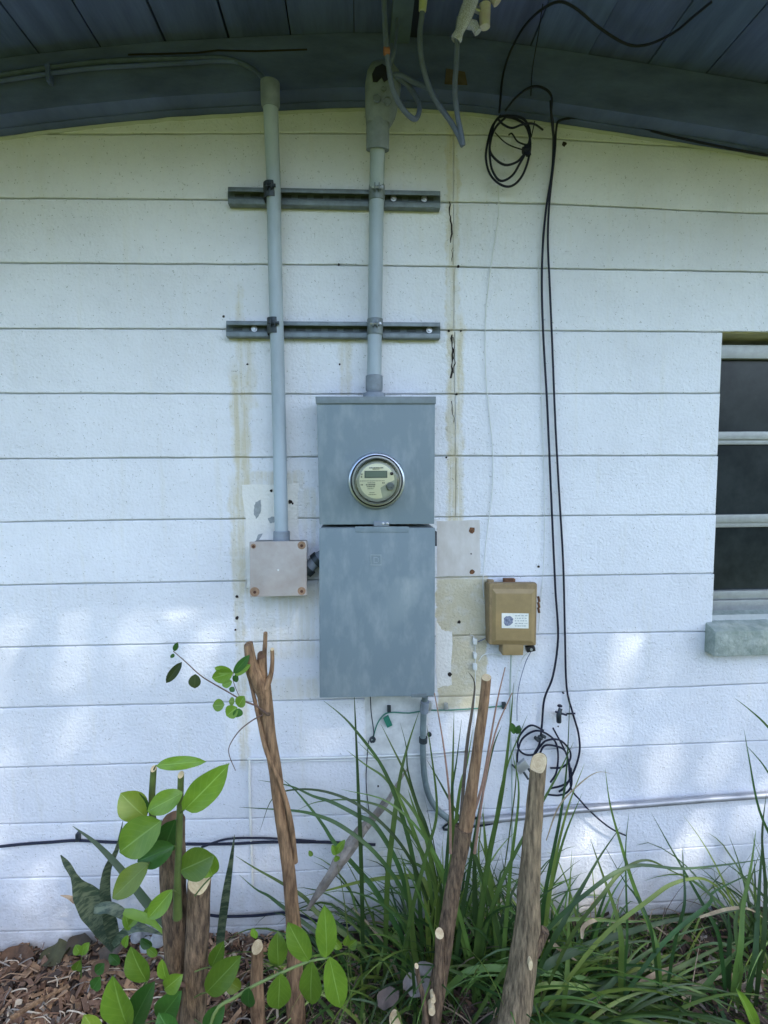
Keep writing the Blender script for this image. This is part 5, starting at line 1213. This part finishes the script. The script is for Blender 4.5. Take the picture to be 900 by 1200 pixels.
# ------------------------------------------------------------------ mulch litter
random.seed(11)
mchips = [mat('chip tan', (.42,.26,.15), .9, var=.4, vscale=60), mat('chip brown', (.23,.13,.08), .9, var=.4, vscale=60), mat('chip pale', (.62,.50,.36), .9, var=.3, vscale=60),
          mat('chip dark', (.055, .035, .025), .9), mat('chip grey', (.28,.24,.2), .9, var=.3, vscale=60)]
mb = MB()
def chip(x, y, z, L_, W, T_, m, tilt=.5):
    az_ = random.uniform(0, 6.28); M = (Matrix.Rotation(az_, 3, 'Z') @ Matrix.Rotation(random.gauss(0, tilt), 3, 'Y') @ Matrix.Rotation(random.gauss(0, tilt * .8), 3, 'X'))
    q = []
    for sz in (-1, 1):
        for (sx, sy) in ((-1, -1), (1, -1), (1, 1), (-1, 1)):
            q.append(M @ Vector((sx * L_ / 2 * random.uniform(.7, 1), sy * W / 2 * random.uniform(.5, 1), sz * T_ / 2 + .12 * L_ * (sx == 1))) + Vector((x, y, z)))
    mb.add(q, [(3, 2, 1, 0), (4, 5, 6, 7), (0, 1, 5, 4), (1, 2, 6, 5), (2, 3, 7, 6), (3, 0, 4, 7)], m)
def gz(x, y): return .008 + soil_z(x, y)
for i in range(18000):
    left = random.random() < .62
    x = random.uniform(-1.35, -.35) if left else random.uniform(-.5, 1.5); y = -random.random() ** 1.1 * .75 - .01
    if i >= 9000: x = random.uniform(-3.1, 3.6); y = -random.uniform(.01, 1.4)
    L_ = random.choice((.012, .02, .03, .045, .06)) * random.uniform(.7, 1.2)
    chip(x, y, gz(x, y) + random.uniform(0, .022), L_, L_ * random.uniform(.12, .5), random.uniform(.001, .004), random.choices(range(5), (24, 44, 5, 22, 5) if x < -.3 else (3, 14, 1, 78, 4))[0])  # dark chips dominate on the right, colouring in the shade beneath the blades
for i in range(500):     # stringy shreds
    x = random.uniform(-1.35, -.2); y = -random.random() * .6 - .01; z = gz(x, y) + .015
    az_ = random.uniform(0, 6.28); L_ = random.uniform(.03, .12)
    pts = [Vector((x + math.cos(az_) * L_ * t + .01 * math.sin(t * 5 + i), y + math.sin(az_) * L_ * t * .5, z + .015 * math.sin(t * 3.1) + .008 * random.random())) for t in (0, .33, .66, 1)]
    mb.tube(spline(pts, 2), random.uniform(.0008, .0025), 4, m=random.choice((0, 1, 2, 4)))
mulch = mb.build('mulch', mchips); tag(mulch, 'brown shredded bark mulch and dry bits covering the ground along the wall', 'mulch', kind='stuff')
def fallen(label, px, py, out, wpx, hpx, m):
    mb = MB(); a = at(px - wpx / 2, py + hpx / 2, out); b = at(px + wpx / 2, py - hpx / 2, out)
    a.z = max(a.z, gz(a.x, a.y) + .01); leaf(mb, a, b, abs(a.x - b.x) * .55 + .01, Vector((random.uniform(-.3, .3), -.5, 1)), .35, .15, wave=.13, n=14)
    tag(mb.build('fallen_leaf', m, smooth=True, auto=180), label, 'leaf')
m_dead = mat('dead leaf brown', (.16, .085, .045), .8, var=.5, vscale=40, translucent=.15); m_deadg = mat('dead leaf olive', (.09, .085, .035), .8, var=.5, vscale=30, translucent=.1)
fallen('curled olive brown fallen leaf against the wall base at left', 66, 1118, .05, 34, 16, m_deadg)
fallen('rusty brown fallen leaf at the left edge of the mulch', 20, 1125, .05, 40, 10, m_dead)
fallen('dark curled leaf under the snake plant', 92, 1108, .05, 30, 12, mat('dead leaf dark', (.05, .035, .02), .8, var=.4))
fallen('grey curled fallen leaf right of the snake plant foot', 128, 1120, .1, 26, 26, m_bl[4])
fallen('brown fallen leaf near the shrub foot', 118, 1135, .15, 22, 14, m_dead)
fallen('big pale grey dry leaf beside the slender sapling foot', 495, 1148, .34, 40, 26, mat('pale dry leaf', (.33, .28, .25), .8, var=.3, vscale=30))
fallen('mauve grey dry leaf near the bottom centre stump', 455, 1170, .35, 24, 18, mat('mauve dry leaf', (.16, .12, .10), .8, var=.3, vscale=30))
mb = MB(); a = at(12, 1194, .3); b = at(80, 1155, .2); a.z = max(a.z, .03); b.z = max(b.z, .035)
mb.tube(spline([a, a.lerp(b, .5) + Vector((0, 0, .004)), b], 5), [.007] * 6 + [.005] * 5, 8, lump=.2); tag(mb.build('fallen_stick', m_bark2, smooth=True), 'fallen reddish stick lying on the mulch at lower left', 'stick')
for i, (x, y, o_) in enumerate(((160, 1097, .06), (172, 1106, .08), (186, 1098, .07))):
    mb = MB(); c = at(x, y, o_); rr = .018 + .004 * i
    for a in range(1): mb.lathe(c - Vector((0, 0, rr)), (0, 0, 1), [(rr * .6, 0), (rr, rr * .4), (rr * 1.02, rr), (rr * .7, rr * 1.6), (rr * .2, rr * 1.8)], 9, cap0=True)
    tag(mb.build('stone', mat('pale stone', (.40, .40, .40), .9, var=.3, vscale=40), smooth=True), ('round pale stone nearest the snake plant foot', 'pale stone in the middle of the little row by the wall base', 'pale stone nearest the cut shrub in the little row by the wall')[i], 'stone', 'pale stones by the wall base')

# ------------------------------------------------------------------ the tree in front of the house that dapples the light
random.seed(21)
tr_ = thing('shade_tree', 'leafy shade tree standing on the lawn in front of the house', 'tree', (3.6, -5.4, 0))
stem_obj('trunk', [Vector((3.6, -5.4, -.05)), Vector((3.62, -5.4, 2.0)), Vector((3.5, -5.2, 4.2)), Vector((3.2, -4.7, 6.6))], [.2, .17, .14, .06], m_barkg, tr_, 61, .15, n=14)
for e in ((1.8, -4.0, 7.4), (3.2, -3.2, 7.3), (4.6, -5.2, 7.4), (2.4, -5.8, 7.2)):
    stem_obj('limb', [Vector((3.5, -5.2, 4.1)), Vector(((3.5 + e[0]) / 2, (-5.2 + e[1]) / 2, 6.0)), Vector(e)], [.08, .05, .02], m_barkg, tr_, 62, .15, n=8)
cm = MB()
CL = [(Vector((random.uniform(1.0, 6.2), random.uniform(-7.0, -3.0), random.gauss(7.6, .45))), random.uniform(.35, .6)) for _ in range(118)]
for c, r in CL:
    for _ in range(int(285 * r)):
        p = c + Vector((random.gauss(0, r), random.gauss(0, r), random.gauss(0, r * .6)))
        a = Vector((random.uniform(-1, 1), random.uniform(-1, 1), random.uniform(-.5, .5))).normalized(); nn2 = Vector((random.uniform(-.6, .6), random.uniform(-.6, .6), 1)); b2 = a.cross(nn2).normalized()
        L_ = random.uniform(.05, .09); W = L_ * .5
        cm.add([p - a * L_, p + b2 * W, p + a * L_, p - b2 * W], [(0, 1, 2, 3)])
crown = cm.build('crown', mat('tree foliage', (.06, .12, .025), .6, var=.4, vscale=2, translucent=.25), tr_)

# hedge added out of view to block low sky and green the upper wall
hd = thing('sky_block_hedge', 'tall leafy hedge added unseen across the lawn to block low sky', 'sky_block_hedge', (0, -10.5, 0))
cm = MB()
for i in range(11000):
    x = random.uniform(-14, 14); top = 3.9 + .6 * math.sin(x * 1.7) + .3 * math.sin(x * 4.1)
    p = Vector((x, -10.5 + random.gauss(0, .55), random.random() ** .9 * top))
    a = Vector((random.uniform(-1, 1), random.uniform(-1, 1), random.uniform(-.8, .8))).normalized(); b2 = a.cross(Vector((random.uniform(-1, 1), random.uniform(-.5, 2), .7))).normalized()
    L_ = random.uniform(.09, .17); W = L_ * .6
    cm.add([p - a * L_, p + b2 * W, p + a * L_, p - b2 * W], [(0, 1, 2, 3)])
o = cm.build('foliage', mat('hedge foliage', (.075, .095, .013), .6, var=.4, vscale=2, translucent=.2), hd)
cm = MB(); cm.box((-14, -10.7, 0), (14, -10.3, 3.2)); cm.build('branches', mat('hedge core', (.03, .035, .012), .9, bump=1, bscale=10), hd)
